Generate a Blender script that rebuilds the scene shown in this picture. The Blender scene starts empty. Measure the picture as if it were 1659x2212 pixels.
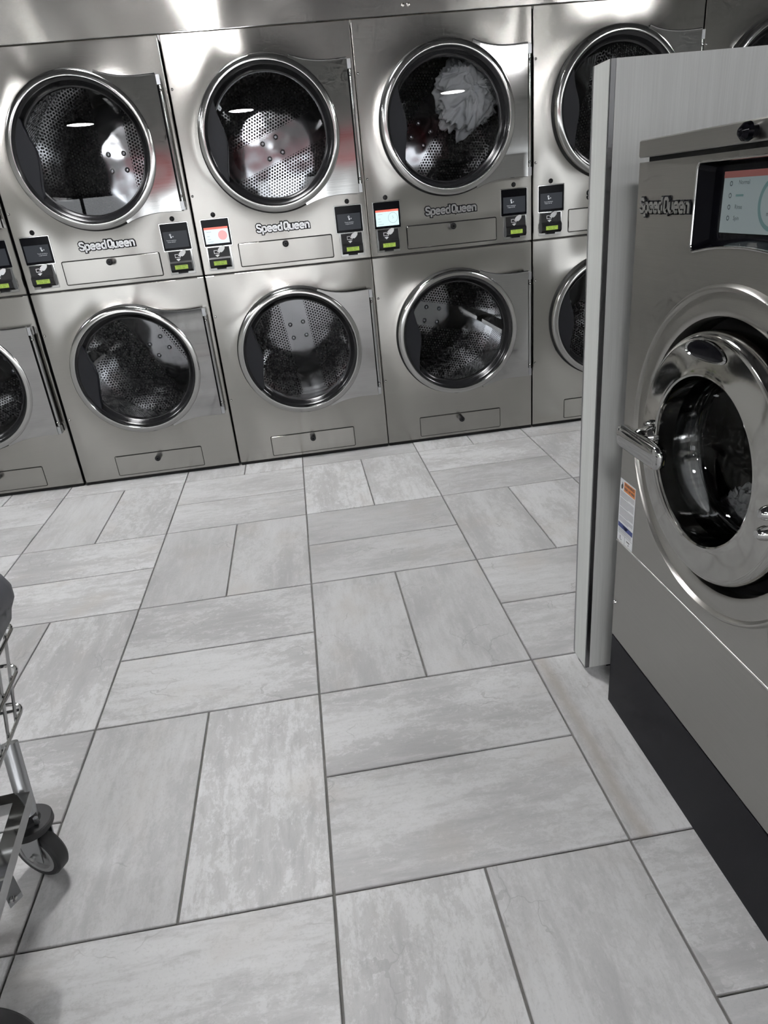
import bpy, math, random
from mathutils import Vector, Matrix, noise

random.seed(7)
scene = bpy.context.scene
COL = scene.collection
PI = math.pi
R_ = math.radians

# ------------------------------------------------------------------ camera
YAW, PITCH, ROLL = 0.0921, 0.4321, -0.0999
CAM = Vector((0.0895, -3.3535, 1.23))
FPX = 1462.14
fw = Vector((math.sin(YAW) * math.cos(PITCH), math.cos(YAW) * math.cos(PITCH), -math.sin(PITCH)))
rt = Vector((math.cos(YAW), -math.sin(YAW), 0))
up = rt.cross(fw)
r2 = math.cos(ROLL) * rt + math.sin(ROLL) * up
u2 = -math.sin(ROLL) * rt + math.cos(ROLL) * up
cd = bpy.data.cameras.new('camera')
cam = bpy.data.objects.new('camera', cd)
COL.objects.link(cam)
cd.sensor_fit = 'VERTICAL'
cd.sensor_height = 24
cd.lens = FPX * 24 / 2212
cd.clip_start = 0.02
cam.matrix_world = Matrix(((r2.x, u2.x, -fw.x, CAM.x), (r2.y, u2.y, -fw.y, CAM.y), (r2.z, u2.z, -fw.z, CAM.z), (0, 0, 0, 1)))
scene.camera = cam

# ------------------------------------------------------------------ world, exposure
w = bpy.data.worlds.new('world')
scene.world = w
w.use_nodes = True
w.node_tree.nodes['Background'].inputs[0].default_value = (0.75, 0.85, 1, 1)
w.node_tree.nodes['Background'].inputs[1].default_value = 0.4
vs = scene.view_settings
vs.view_transform = 'Standard'
vs.look = 'None'
vs.exposure = 0.45
vs.gamma = 1
vs.use_curve_mapping = False
LAMP = 78.0          # diffuser radiance of each pendant lamp
WINDOW = 2.2         # daylight in the shop windows
cy = scene.cycles
cy.caustics_reflective = False
cy.caustics_refractive = False
cy.sample_clamp_indirect = 3
cy.max_bounces = 5
cy.diffuse_bounces = 3
cy.glossy_bounces = 4
cy.transparent_max_bounces = 10
cy.use_denoising = True
cy.use_adaptive_sampling = True
cy.adaptive_threshold = 0.09
cy.adaptive_min_samples = 12
cy.use_light_tree = False


# ------------------------------------------------------------------ materials
class NT:
    def __init__(self, name):
        self.m = bpy.data.materials.new(name)
        self.m.use_nodes = True
        self.t = self.m.node_tree
        self.b = self.t.nodes['Principled BSDF']
        self.out = self.t.nodes['Material Output']

    def n(self, typ, **kw):
        nd = self.t.nodes.new(typ)
        for k, v in kw.items():
            if k.startswith('i_'):
                key = k[2:]
                key = int(key) if key.isdigit() else key.replace('_', ' ')
                nd.inputs[key].default_value = v
            else:
                setattr(nd, k, v)
        return nd

    def l(self, a, b):
        self.t.links.new(a, b)

    def math(self, op, a, b=None, clamp=False):
        nd = self.n('ShaderNodeMath', operation=op, use_clamp=clamp)
        for i, v in enumerate((a, b)):
            if v is None:
                continue
            if isinstance(v, (int, float)):
                nd.inputs[i].default_value = v
            else:
                self.l(v, nd.inputs[i])
        return nd.outputs[0]

    def vmath(self, op, a, b=None, out=0):
        nd = self.n('ShaderNodeVectorMath', operation=op)
        for i, v in enumerate((a, b)):
            if v is None:
                continue
            if isinstance(v, (tuple, list)):
                nd.inputs[i].default_value = v
            else:
                self.l(v, nd.inputs[i])
        return nd.outputs[out]

    def ramp(self, fac, stops, interp='LINEAR'):
        nd = self.n('ShaderNodeValToRGB')
        nd.color_ramp.interpolation = interp
        els = nd.color_ramp.elements
        while len(els) < len(stops):
            els.new(0.5)
        for e, (p, c) in zip(els, stops):
            e.position = p
            e.color = (*c, 1) if len(c) == 3 else c
        self.l(fac, nd.inputs[0])
        return nd.outputs[0]

    def mix(self, fac, a, b, blend='MIX'):
        nd = self.n('ShaderNodeMix', data_type='RGBA', blend_type=blend)
        for i, v in ((0, fac), (6, a), (7, b)):
            if isinstance(v, (int, float)):
                nd.inputs[i].default_value = v
            elif isinstance(v, (tuple, list)):
                nd.inputs[i].default_value = (*v, 1) if len(v) == 3 else v
            else:
                self.l(v, nd.inputs[i])
        return nd.outputs[2]


def simple(name, col, rough=0.5, metal=0.0, spec=0.5, emit=None, estr=0.0, coat=0.0):
    t = NT(name)
    b = t.b
    b.inputs['Base Color'].default_value = (*col, 1)
    b.inputs['Roughness'].default_value = rough
    b.inputs['Metallic'].default_value = metal
    b.inputs['Specular IOR Level'].default_value = spec
    b.inputs['Coat Weight'].default_value = coat
    if emit:
        b.inputs['Emission Color'].default_value = (*emit, 1)
        b.inputs['Emission Strength'].default_value = estr
        t.m.cycles.emission_sampling = 'FRONT' if estr > 1.5 else 'NONE'
    return t.m


def stainless(name, col=(0.585, 0.568, 0.532), rough=0.19, aniso=0.8, wave=1.0, ring=0.0, ringc=(0, 0), ringr=0.31):
    """brushed sheet steel: fine horizontal grain, gently dented sheet"""
    t = NT(name)
    b = t.b
    tc = t.n('ShaderNodeTexCoord').outputs['Object']
    oi = t.n('ShaderNodeObjectInfo').outputs['Random']
    off = t.n('ShaderNodeCombineXYZ')
    t.l(t.math('MULTIPLY', oi, 37.0), off.inputs[0])
    t.l(t.math('MULTIPLY', oi, 61.0), off.inputs[2])
    p = t.vmath('ADD', tc, off.outputs[0])
    # brush grain
    g = t.n('ShaderNodeTexNoise', i_Scale=1.0, i_Detail=3.0)
    t.l(t.vmath('MULTIPLY', p, (6, 6, 900)), g.inputs['Vector'])
    rr = t.n('ShaderNodeMapRange', i_3=rough - 0.035, i_4=rough + 0.035)
    t.l(g.outputs[0], rr.inputs[0])
    t.l(rr.outputs[0], b.inputs['Roughness'])
    c = t.ramp(g.outputs[0], [(0.2, tuple(x * 0.93 for x in col)), (0.8, tuple(min(1, x * 1.05) for x in col))])
    t.l(c, b.inputs['Base Color'])
    b.inputs['Metallic'].default_value = 1
    b.inputs['Anisotropic'].default_value = aniso
    tg = t.n('ShaderNodeCombineXYZ', i_2=1.0)
    t.l(tg.outputs[0], b.inputs['Tangent'])
    # sheet waviness
    n1 = t.n('ShaderNodeTexNoise', i_Scale=1.0, i_Detail=1.0)
    t.l(t.vmath('MULTIPLY', p, (2.5, 2.5, 0.95)), n1.inputs['Vector'])
    h = n1.outputs[0]
    if ring:
        d = t.vmath('SUBTRACT', tc, (ringc[0], 0, ringc[1]))
        d = t.vmath('MULTIPLY', d, (1, 0, 1))
        ln = t.vmath('LENGTH', d, out=1)
        e = t.math('MULTIPLY', t.math('SUBTRACT', ln, ringr), -1.0 / 0.05)
        e = t.math('EXPONENT', e)
        ring = ring * 0.55
        h = t.math('ADD', h, t.math('MULTIPLY', e, ring))
    bp = t.n('ShaderNodeBump', i_Strength=1.0, i_Distance=0.020 * wave)
    t.l(h, bp.inputs['Height'])
    t.l(bp.outputs[0], b.inputs['Normal'])
    return t.m


M = {}
M['steel_up'] = stainless('dryer_steel_upper', ring=0.8, ringc=(0, 1.527))
M['steel_lo'] = stainless('dryer_steel_lower', ring=0.8, ringc=(0, 0.569))
M['steel'] = stainless('brushed_steel', wave=0.6)
M['steel_head'] = stainless('header_steel', wave=1.2)
M['steel_wash'] = stainless('washer_steel', col=(0.55, 0.54, 0.51), rough=0.3, aniso=0.6, wave=0.4)
M['steel_drawer'] = stainless('drawer_steel', wave=0.8, rough=0.2)
M['plate'] = stainless('polished_plate', col=(0.74, 0.735, 0.72), rough=0.07, aniso=0.1, wave=0.5)
M['chrome'] = simple('chrome', (0.78, 0.78, 0.77), 0.07, 1)
M['ring'] = simple('door_ring_steel', (0.74, 0.735, 0.71), 0.13, 1)
M['wdoor'] = simple('washer_door_steel', (0.66, 0.65, 0.62), 0.085, 1)
M['zinc'] = simple('zinc', (0.62, 0.63, 0.64), 0.3, 1)
M['black'] = simple('black_plastic', (0.010, 0.010, 0.011), 0.35, spec=0.35)
M['black_gloss'] = simple('black_gloss', (0.004, 0.004, 0.006), 0.12, spec=0.12)
M['gasket'] = simple('gasket_rubber', (0.011, 0.011, 0.012), 0.22)
M['seal'] = simple('seal_rubber', (0.008, 0.008, 0.008), 0.6)
M['latch'] = simple('latch_cover_plastic', (0.012, 0.013, 0.017), 0.4, spec=0.3)
M['gap'] = simple('gap_black', (0.006, 0.006, 0.006), 0.8)
M['plinth'] = simple('plinth_black', (0.0065, 0.0065, 0.009), 0.5, spec=0.2)
M['inside'] = simple('cabinet_inside', (0.10, 0.10, 0.10), 0.6)
M['cabinet'] = simple('cabinet_grey', (0.25, 0.25, 0.25), 0.5)
M['rubber'] = simple('rubber', (0.022, 0.022, 0.023), 0.5)
M['rim'] = simple('cart_rim_plastic', (0.085, 0.088, 0.10), 0.42)
M['hub'] = simple('wheel_hub', (0.33, 0.33, 0.33), 0.5)
M['hub_dark'] = simple('wheel_hub_inner', (0.2, 0.2, 0.2), 0.55)
M['scr_dark'] = simple('screen_dark', (0.01, 0.011, 0.013), 0.15, spec=0.15, emit=(0.055, 0.06, 0.07), estr=0.42)
M['scr_lit'] = simple('screen_lit', (0.1, 0.1, 0.1), 0.12, emit=(0.78, 0.9, 1.0), estr=0.72)
M['scr_lit2'] = simple('screen_lit_green', (0.1, 0.1, 0.1), 0.12, emit=(0.72, 0.97, 0.97), estr=0.74)
M['scr_wash'] = simple('screen_washer', (0.05, 0.05, 0.05), 0.12, emit=(0.34, 0.42, 0.43), estr=0.26)
M['scr_red'] = simple('screen_red', (0.1, 0.02, 0.02), 0.2, emit=(0.95, 0.17, 0.12), estr=0.9)
M['scr_redw'] = simple('screen_red_washer', (0.1, 0.02, 0.02), 0.2, emit=(0.15, 0.062, 0.055), estr=0.5)
M['scr_pink'] = simple('screen_pink', (0.1, 0.02, 0.02), 0.2, emit=(0.93, 0.40, 0.40), estr=0.85)
M['scr_text'] = simple('screen_text_pale', (0.05, 0.05, 0.05), 0.2, emit=(0.55, 0.58, 0.62), estr=0.8)
M['scr_ink'] = simple('screen_text_grey', (0.03, 0.03, 0.03), 0.2, emit=(0.42, 0.5, 0.55), estr=0.8)
M['scr_teal'] = simple('screen_ring_teal', (0.02, 0.03, 0.03), 0.2, emit=(0.07, 0.12, 0.12), estr=0.6)
M['scr_inkw'] = simple('screen_text_washer', (0.02, 0.02, 0.02), 0.2, emit=(0.035, 0.045, 0.05), estr=0.6)
M['lcd'] = simple('lcd_green', (0.05, 0.08, 0.01), 0.3, emit=(0.36, 0.50, 0.08), estr=0.58)
M['lcd_ink'] = simple('lcd_ink', (0.02, 0.03, 0.01), 0.4, emit=(0.16, 0.30, 0.02), estr=0.6)
M['white_ink'] = simple('white_print', (0.82, 0.82, 0.82), 0.5)
M['letters'] = simple('badge_letters', (0.66, 0.66, 0.66), 0.25, 1)
M['letters_edge'] = simple('badge_edge', (0.008, 0.008, 0.010), 0.5, spec=0.2)
M['sticker'] = simple('sticker_white', (0.78, 0.79, 0.80), 0.4)
M['sticker_or'] = simple('sticker_orange', (0.75, 0.25, 0.07), 0.4)
M['sticker_bl'] = simple('sticker_blue', (0.035, 0.055, 0.20), 0.4)
M['sticker_ink'] = simple('sticker_ink', (0.06, 0.06, 0.06), 0.5)
M['sticker_grey'] = simple('sticker_grey', (0.34, 0.34, 0.36), 0.5)
M['wall'] = simple('wall_paint', (0.62, 0.62, 0.60), 0.7)
M['ceil'] = simple('ceiling_deck', (0.10, 0.10, 0.105), 0.8)
M['joist'] = simple('joist_steel', (0.03, 0.03, 0.032), 0.6)
M['mural'] = simple('mural_pink', (0.74, 0.50, 0.51), 0.6)
M['mural2'] = simple('mural_red', (0.62, 0.13, 0.15), 0.6)
M['lamp_body'] = simple('lamp_housing', (0.05, 0.05, 0.05), 0.4)
M['lamp'] = simple('lamp_diffuser', (0.8, 0.8, 0.8), 0.5, emit=(0.985, 0.985, 1.0), estr=LAMP)
M['window'] = simple('window_daylight', (0.5, 0.5, 0.5), 0.3, emit=(0.92, 0.96, 1.0), estr=WINDOW)
M['frame'] = simple('window_frame', (0.04, 0.04, 0.045), 0.4)


def make_glass(name, tint, boost):
    t = NT(name)
    t.t.nodes.remove(t.b)
    tr = t.n('ShaderNodeBsdfTransparent')
    tr.inputs[0].default_value = (*tint, 1)
    gl = t.n('ShaderNodeBsdfGlossy', i_Roughness=0.0)
    gl.inputs[0].default_value = (1, 1, 1, 1)
    fr = t.n('ShaderNodeFresnel', i_IOR=1.5)
    f = t.math('MULTIPLY', fr.outputs[0], boost, clamp=True)
    mx = t.n('ShaderNodeMixShader')
    t.l(f, mx.inputs[0])
    t.l(tr.outputs[0], mx.inputs[1])
    t.l(gl.outputs[0], mx.inputs[2])
    t.l(mx.outputs[0], t.out.inputs[0])
    return t.m


M['glass'] = make_glass('door_glass', (0.90, 0.91, 0.93), 1.25)
M['wglass'] = make_glass('washer_glass', (0.92, 0.93, 0.94), 1.1)


def perforated(name, rough, smooth_mask):
    """drum steel with rows of punched holes (UV in metres)"""
    t = NT(name)
    b = t.b
    uv = t.n('ShaderNodeUVMap').outputs[0]
    S3 = math.sqrt(3)
    P = 0.0158
    q = t.vmath('MULTIPLY', uv, (1 / P, 1 / (P * S3), 0))

    def lat(o):
        a = t.vmath('FRACTION', t.vmath('ADD', q, (o, o, 0)))
        a = t.vmath('SUBTRACT', a, (0.5, 0.5, 0))
        a = t.vmath('MULTIPLY', a, (1, S3, 0))
        return t.vmath('LENGTH', a, out=1)
    d = t.math('MINIMUM', lat(100.0), lat(100.5))
    hole = t.math('LESS_THAN', d, 0.335)
    sx = t.n('ShaderNodeSeparateXYZ')
    t.l(uv, sx.inputs[0])
    mask = smooth_mask(t, sx)
    hole = t.math('MULTIPLY', hole, mask)
    col = t.mix(hole, (0.60, 0.60, 0.60), (0.004, 0.004, 0.004))
    t.l(col, b.inputs['Base Color'])
    t.l(t.math('SUBTRACT', 1.0, hole), b.inputs['Metallic'])
    rr = t.math('ADD', t.math('MULTIPLY', hole, 0.6), rough)
    t.l(rr, b.inputs['Roughness'])
    n1 = t.n('ShaderNodeTexNoise', i_Scale=7.0, i_Detail=1.0)
    t.l(uv, n1.inputs['Vector'])
    bp = t.n('ShaderNodeBump', i_Strength=1.0, i_Distance=0.003)
    t.l(n1.outputs[0], bp.inputs['Height'])
    t.l(bp.outputs[0], b.inputs['Normal'])
    return t.m


# back plate: plain band |v| < 0.068 across the middle; shell: plain rings
M['drum_back'] = perforated('drum_back', 0.10, lambda t, s: t.math('GREATER_THAN', t.math('ABSOLUTE', s.outputs[1]), 0.07))


def shell_mask(t, s):
    y = s.outputs[1]
    a = t.math('GREATER_THAN', y, 0.03)
    c = t.math('LESS_THAN', y, 0.585)
    e = t.math('GREATER_THAN', t.math('ABSOLUTE', t.math('SUBTRACT', y, 0.165)), 0.035)
    return t.math('MULTIPLY', t.math('MULTIPLY', a, c), e)


M['drum_shell'] = perforated('drum_shell', 0.17, shell_mask)


def tile_material(stain=False):
    t = NT('stained_tile' if stain else 'porcelain_tile')
    b = t.b
    tc = t.n('ShaderNodeTexCoord').outputs['Object']
    rnd = t.n('ShaderNodeObjectInfo').outputs['Random']
    off = t.n('ShaderNodeCombineXYZ')
    t.l(t.math('MULTIPLY', rnd, 91.0), off.inputs[0])
    t.l(t.math('MULTIPLY', rnd, 47.0), off.inputs[1])
    p = t.vmath('ADD', tc, off.outputs[0])

    def nz(sc, detail, rough=0.55, dist=0.0, k=1.0):
        n = t.n('ShaderNodeTexNoise', i_Scale=k, i_Detail=detail, i_Roughness=rough, i_Distortion=dist)
        t.l(t.vmath('MULTIPLY', p, sc), n.inputs['Vector'])
        return n.outputs[0]
    r2v = t.math('FRACT', t.math('MULTIPLY', rnd, 17.31))
    r3v = t.math('FRACT', t.math('MULTIPLY', rnd, 5.77))
    cloud = nz((2.0, 4.5, 1), 5)
    patch = nz((24, 36, 1), 9, 0.80, 0.3)
    streak = nz((7, 36, 1), 7, 0.68, 0.25)
    grain = nz((120, 160, 1), 3, 0.7)
    base = t.ramp(cloud, [(0.30, (0.385, 0.382, 0.38)), (0.5, (0.465, 0.464, 0.462)), (0.70, (0.55, 0.55, 0.55))])
    # worn, flaky light film with ragged edge
    thr = t.math('ADD', t.math('MULTIPLY', t.math('SUBTRACT', cloud, 0.5), 0.8), patch)
    thr = t.math('ADD', thr, t.math('MULTIPLY', t.math('SUBTRACT', grain, 0.5), 0.10))
    film = t.ramp(thr, [(0.47, (0, 0, 0)), (0.55, (1, 1, 1))])
    fa = t.math('MULTIPLY', film, t.math('ADD', t.math('MULTIPLY', r2v, 0.62), 0.16))
    c = t.mix(fa, base, (0.615, 0.615, 0.615))
    st = t.ramp(streak, [(0.36, (1, 1, 1)), (0.49, (0, 0, 0))])
    c = t.mix(t.math('MULTIPLY', st, t.math('ADD', t.math('MULTIPLY', r3v, 0.35), 0.12)), c, (0.335, 0.332, 0.33))
    st2 = t.ramp(streak, [(0.53, (0, 0, 0)), (0.66, (1, 1, 1))])
    c = t.mix(t.math('MULTIPLY', st2, 0.4), c, (0.62, 0.62, 0.62))
    gr = t.ramp(grain, [(0.36, (1, 1, 1)), (0.46, (0, 0, 0))])
    c = t.mix(t.math('MULTIPLY', gr, 0.22), c, (0.33, 0.33, 0.33))
    # warm stain clouds
    warm = t.ramp(nz((3, 4, 1), 3, k=1.3), [(0.56, (0, 0, 0)), (0.72, (1, 1, 1))])
    c = t.mix(t.math('MULTIPLY', warm, 0.38), c, (0.44, 0.41, 0.375))
    # fine crackle veins in part of the tiles
    v = t.n('ShaderNodeTexVoronoi', feature='DISTANCE_TO_EDGE', i_Scale=1.0)
    wv = t.n('ShaderNodeTexNoise', i_Scale=9.0, i_Detail=4.0)
    t.l(p, wv.inputs['Vector'])
    t.l(t.vmath('ADD', t.vmath('MULTIPLY', p, (7, 9, 1)), t.vmath('MULTIPLY', wv.outputs['Color'], (1.5, 1.5, 0))), v.inputs['Vector'])
    vein = t.math('LESS_THAN', v.outputs['Distance'], 0.012)
    vein = t.math('MULTIPLY', vein, t.ramp(nz((2.5, 3, 1), 2, k=1.7), [(0.57, (0, 0, 0)), (0.62, (1, 1, 1))]))
    c = t.mix(t.math('MULTIPLY', vein, 0.45), c, (0.30, 0.295, 0.29))
    if stain:            # brown mineral vein running down one side of this tile
        sp = t.n('ShaderNodeSeparateXYZ')
        t.l(tc, sp.inputs[0])
        wob = t.math('MULTIPLY', t.math('SUBTRACT', nz((6, 2, 1), 4), 0.5), 0.05)
        dd = t.math('DIVIDE', t.math('ADD', t.math('SUBTRACT', sp.outputs[1], 0.124), wob), 0.015)
        bnd = t.math('EXPONENT', t.math('MULTIPLY', t.math('MULTIPLY', dd, dd), -1.0))
        c = t.mix(t.math('MULTIPLY', bnd, 0.62), c, (0.36, 0.325, 0.285))
    tone = t.math('ADD', t.math('MULTIPLY', r3v, 0.17), 0.875)
    hsv = t.n('ShaderNodeHueSaturation')
    t.l(c, hsv.inputs['Color'])
    t.l(tone, hsv.inputs['Value'])
    t.l(hsv.outputs[0], b.inputs['Base Color'])
    b.inputs['Roughness'].default_value = 0.42
    b.inputs['Specular IOR Level'].default_value = 0.4
    bp = t.n('ShaderNodeBump', i_Strength=0.12, i_Distance=0.002)
    t.l(patch, bp.inputs['Height'])
    t.l(bp.outputs[0], b.inputs['Normal'])
    return t.m


M['tile'] = tile_material()
M['tile_stain'] = tile_material(True)


def grout_material():
    t = NT('grout')
    n = t.n('ShaderNodeTexNoise', i_Scale=25.0, i_Detail=5.0)
    t.l(t.n('ShaderNodeTexCoord').outputs['Object'], n.inputs['Vector'])
    t.l(t.ramp(n.outputs[0], [(0.3, (0.15, 0.145, 0.135)), (0.7, (0.245, 0.24, 0.225))]), t.b.inputs['Base Color'])
    t.b.inputs['Roughness'].default_value = 0.9
    return t.m


M['grout'] = grout_material()


def far_floor_material():
    t = NT('far_floor')
    n = t.n('ShaderNodeTexNoise', i_Scale=4.0, i_Detail=8.0)
    t.l(t.n('ShaderNodeTexCoord').outputs['Object'], n.inputs['Vector'])
    t.l(t.ramp(n.outputs[0], [(0.3, (0.40, 0.40, 0.39)), (0.7, (0.56, 0.56, 0.55))]), t.b.inputs['Base Color'])
    t.b.inputs['Roughness'].default_value = 0.42
    return t.m


M['far_floor'] = far_floor_material()


def laminate(name, col):
    t = NT(name)
    tc = t.n('ShaderNodeTexCoord').outputs['Object']
    n = t.n('ShaderNodeTexNoise', i_Scale=1.0, i_Detail=6.0, i_Roughness=0.6)
    t.l(t.vmath('MULTIPLY', tc, (260, 260, 5)), n.inputs['Vector'])
    n2 = t.n('ShaderNodeTexNoise', i_Scale=1.0, i_Detail=3.0)
    t.l(t.vmath('MULTIPLY', tc, (60, 60, 1.2)), n2.inputs['Vector'])
    f = t.math('ADD', t.math('MULTIPLY', n.outputs[0], 0.65), t.math('MULTIPLY', n2.outputs[0], 0.35))
    t.l(t.ramp(f, [(0.34, tuple(x * 0.89 for x in col)), (0.66, tuple(x * 1.06 for x in col))]), t.b.inputs['Base Color'])
    t.b.inputs['Roughness'].default_value = 0.4
    return t.m


M['laminate'] = laminate('grey_laminate', (0.60, 0.605, 0.59))
M['laminate_edge'] = laminate('pale_laminate', (0.68, 0.695, 0.67))
M['reveal'] = simple('reveal_metal', (0.20, 0.20, 0.205), 0.3, 1)


def cloth_material(name, stops):
    t = NT(name)
    n = t.n('ShaderNodeTexNoise', i_Scale=5.0, i_Detail=3.0)
    t.l(t.n('ShaderNodeTexCoord').outputs['Object'], n.inputs['Vector'])
    t.l(t.ramp(n.outputs[0], stops), t.b.inputs['Base Color'])
    t.b.inputs['Roughness'].default_value = 0.85
    return t.m


M['cloth'] = cloth_material('pale_cloth', [(0.25, (0.55, 0.57, 0.60)), (0.5, (0.82, 0.82, 0.82)), (0.62, (0.80, 0.80, 0.79)), (0.8, (0.62, 0.66, 0.72))])
M['cloth_y'] = cloth_material('yellow_cloth', [(0.3, (0.55, 0.46, 0.10)), (0.7, (0.80, 0.74, 0.45))])
M['cloth_w'] = cloth_material('wet_white_cloth', [(0.3, (0.75, 0.75, 0.75)), (0.7, (0.86, 0.86, 0.85))])


# ------------------------------------------------------------------ mesh helpers
class MB:
    def __init__(self):
        self.v, self.f, self.uv = [], [], None

    def add(self, vs, fs):
        o = len(self.v)
        self.v += [tuple(x) for x in vs]
        self.f += [tuple(i + o for i in q) for q in fs]
        return self

    def box(self, x0, x1, y0, y1, z0, z1):
        return self.add([(x0, y0, z0), (x1, y0, z0), (x1, y1, z0), (x0, y1, z0), (x0, y0, z1), (x1, y0, z1), (x1, y1, z1), (x0, y1, z1)],
                        [(0, 3, 2, 1), (4, 5, 6, 7), (0, 1, 5, 4), (1, 2, 6, 5), (2, 3, 7, 6), (3, 0, 4, 7)])

    def slab(self, pts, y0, y1, bev=0.0):
        """outline in x,z (counter-clockwise seen from -y), front face at y0, back at y1"""
        n = len(pts)
        if bev:
            ins = inset(pts, bev)
            vs = [(x, y0, z) for x, z in ins] + [(x, y0 + bev, z) for x, z in pts] + [(x, y1, z) for x, z in pts]
            k = 3
        else:
            vs = [(x, y0, z) for x, z in pts] + [(x, y1, z) for x, z in pts]
            k = 2
        fs = [tuple(range(n))]
        for a in range(k - 1):
            for i in range(n):
                j = (i + 1) % n
                fs.append((a * n + j, a * n + i, (a + 1) * n + i, (a + 1) * n + j))
        fs.append(tuple(reversed(range((k - 1) * n, k * n))))
        return self.add(vs, fs)

    def lathe(self, prof, cx=0, cz=0, n=72, a0=0.0, a1=2 * PI):
        """profile of (radius, y); revolved about the y axis"""
        full = abs(a1 - a0 - 2 * PI) < 1e-6
        m = n if full else n + 1
        vs = []
        for r, y in prof:
            for i in range(m):
                a = a0 + (a1 - a0) * i / n
                vs.append((cx + r * math.cos(a), y, cz + r * math.sin(a)))
        fs = []
        for k in range(len(prof) - 1):
            for i in range(n):
                j = (i + 1) % m
                fs.append((k * m + i, k * m + j, (k + 1) * m + j, (k + 1) * m + i))
        return self.add(vs, fs)

    def disc(self, r, y, cx=0, cz=0, n=64, flip=False):
        vs = [(cx + r * math.cos(2 * PI * i / n), y, cz + r * math.sin(2 * PI * i / n)) for i in range(n)]
        f = tuple(range(n))
        return self.add(vs, [tuple(reversed(f)) if flip else f])

    def tube(self, path, r, n=8, closed=False, caps=True):
        P = [Vector(p) for p in path]
        m = len(P)
        vs, fs = [], []
        prev = None
        for i, p in enumerate(P):
            if closed:
                d = (P[(i + 1) % m] - P[i - 1]).normalized()
            else:
                d = (P[min(i + 1, m - 1)] - P[max(i - 1, 0)]).normalized()
            if prev is None:
                a = Vector((0, 0, 1)) if abs(d.z) < 0.9 else Vector((1, 0, 0))
                u = d.cross(a).normalized()
            else:
                u = (prev - d * prev.dot(d)).normalized()
            prev = u
            v = d.cross(u)
            rr = r[i] if isinstance(r, (list, tuple)) else r
            for k in range(n):
                t = 2 * PI * k / n
                vs.append(p + (u * math.cos(t) + v * math.sin(t)) * rr)
        for i in range(m if closed else m - 1):
            j = (i + 1) % m
            for k in range(n):
                l = (k + 1) % n
                fs.append((i * n + k, i * n + l, j * n + l, j * n + k))
        if caps and not closed:
            fs.append(tuple(reversed(range(n))))
            fs.append(tuple(range((m - 1) * n, m * n)))
        return self.add(vs, fs)

    def plate_hole(self, x0, x1, z0, z1, hole, yf, yb, edge=0.003, hc=None):
        """plate with one star-shaped hole; hole is an x,z loop counter-clockwise"""
        cx, cz = hc
        n = len(hole)
        out = []
        for hx, hz in hole:
            dx, dz = hx - cx, hz - cz
            s = 1e9
            if dx > 1e-9: s = min(s, (x1 - cx) / dx)
            if dx < -1e-9: s = min(s, (x0 - cx) / dx)
            if dz > 1e-9: s = min(s, (z1 - cz) / dz)
            if dz < -1e-9: s = min(s, (z0 - cz) / dz)
            out.append([cx + dx * s, cz + dz * s])
        for (px, pz) in ((x0, z0), (x1, z0), (x1, z1), (x0, z1)):
            k = min(range(n), key=lambda i: (out[i][0] - px) ** 2 + (out[i][1] - pz) ** 2)
            out[k] = [px, pz]

        def insr(p):
            return (min(max(p[0], x0 + edge), x1 - edge), min(max(p[1], z0 + edge), z1 - edge))
        vs = [(x, yf, z) for x, z in hole] + [(*insr(p)[:1], yf, insr(p)[1]) for p in out] + [(x, yf + edge, z) for x, z in out] + [(x, yb, z) for x, z in out]
        vs += [(x, yb, z) for x, z in hole]
        fs = []
        for i in range(n):
            j = (i + 1) % n
            fs.append((n + i, n + j, j, i))
            fs.append((2 * n + i, 2 * n + j, n + j, n + i))
            fs.append((3 * n + i, 3 * n + j, 2 * n + j, 2 * n + i))
            fs.append((i, j, 4 * n + j, 4 * n + i))
        return self.add(vs, fs)

    def mesh(self, name, mat, smooth=True, ang=32):
        me = bpy.data.meshes.new(name)
        me.from_pydata(self.v, [], self.f)
        me.materials.append(mat)
        if self.uv:
            lay = me.uv_layers.new(name='UVMap')
            for lp in me.loops:
                lay.data[lp.index].uv = self.uv[lp.vertex_index]
        if smooth:
            me.shade_smooth()
            me.set_sharp_from_angle(angle=R_(ang))
        me.update()
        return me


def inset(pts, d):
    n = len(pts)
    out = []
    for i in range(n):
        p0, p1, p2 = Vector(pts[i - 1]), Vector(pts[i]), Vector(pts[(i + 1) % n])
        e1, e2 = (p1 - p0).normalized(), (p2 - p1).normalized()
        n1, n2 = Vector((-e1.y, e1.x)), Vector((-e2.y, e2.x))
        b = n1 + n2
        if b.length < 1e-6:
            b = n1
        b.normalize()
        k = d / max(0.4, b.dot(n1))
        out.append(tuple(p1 + b * k))
    return out


def rrect(x0, x1, z0, z1, r, k=5):
    pts = []
    for cx, cz, a in ((x1 - r, z0 + r, -PI / 2), (x1 - r, z1 - r, 0), (x0 + r, z1 - r, PI / 2), (x0 + r, z0 + r, PI)):
        for i in range(k + 1):
            t = a + PI / 2 * i / k
            pts.append((cx + r * math.cos(t), cz + r * math.sin(t)))
    return pts


def circ(cx, cz, r, n):
    return [(cx + r * math.cos(2 * PI * i / n), cz + r * math.sin(2 * PI * i / n)) for i in range(n)]


CACHE = {}


def cached(key, fn):
    if key not in CACHE:
        CACHE[key] = fn()
    return CACHE[key]


def obj(name, me, parent=None, loc=None, rot=None):
    o = bpy.data.objects.new(name, me)
    COL.objects.link(o)
    if parent:
        o.parent = parent
    if loc:
        o.location = loc
    if rot:
        o.rotation_euler = rot
    return o


def thing(name, label, cat, loc=(0, 0, 0), rz=0.0, group=None):
    o = bpy.data.objects.new(name, None)
    o.empty_display_size = 0.1
    COL.objects.link(o)
    o.location = loc
    o.rotation_euler = (0, 0, rz)
    tag(o, label, cat, group)
    return o


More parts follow.
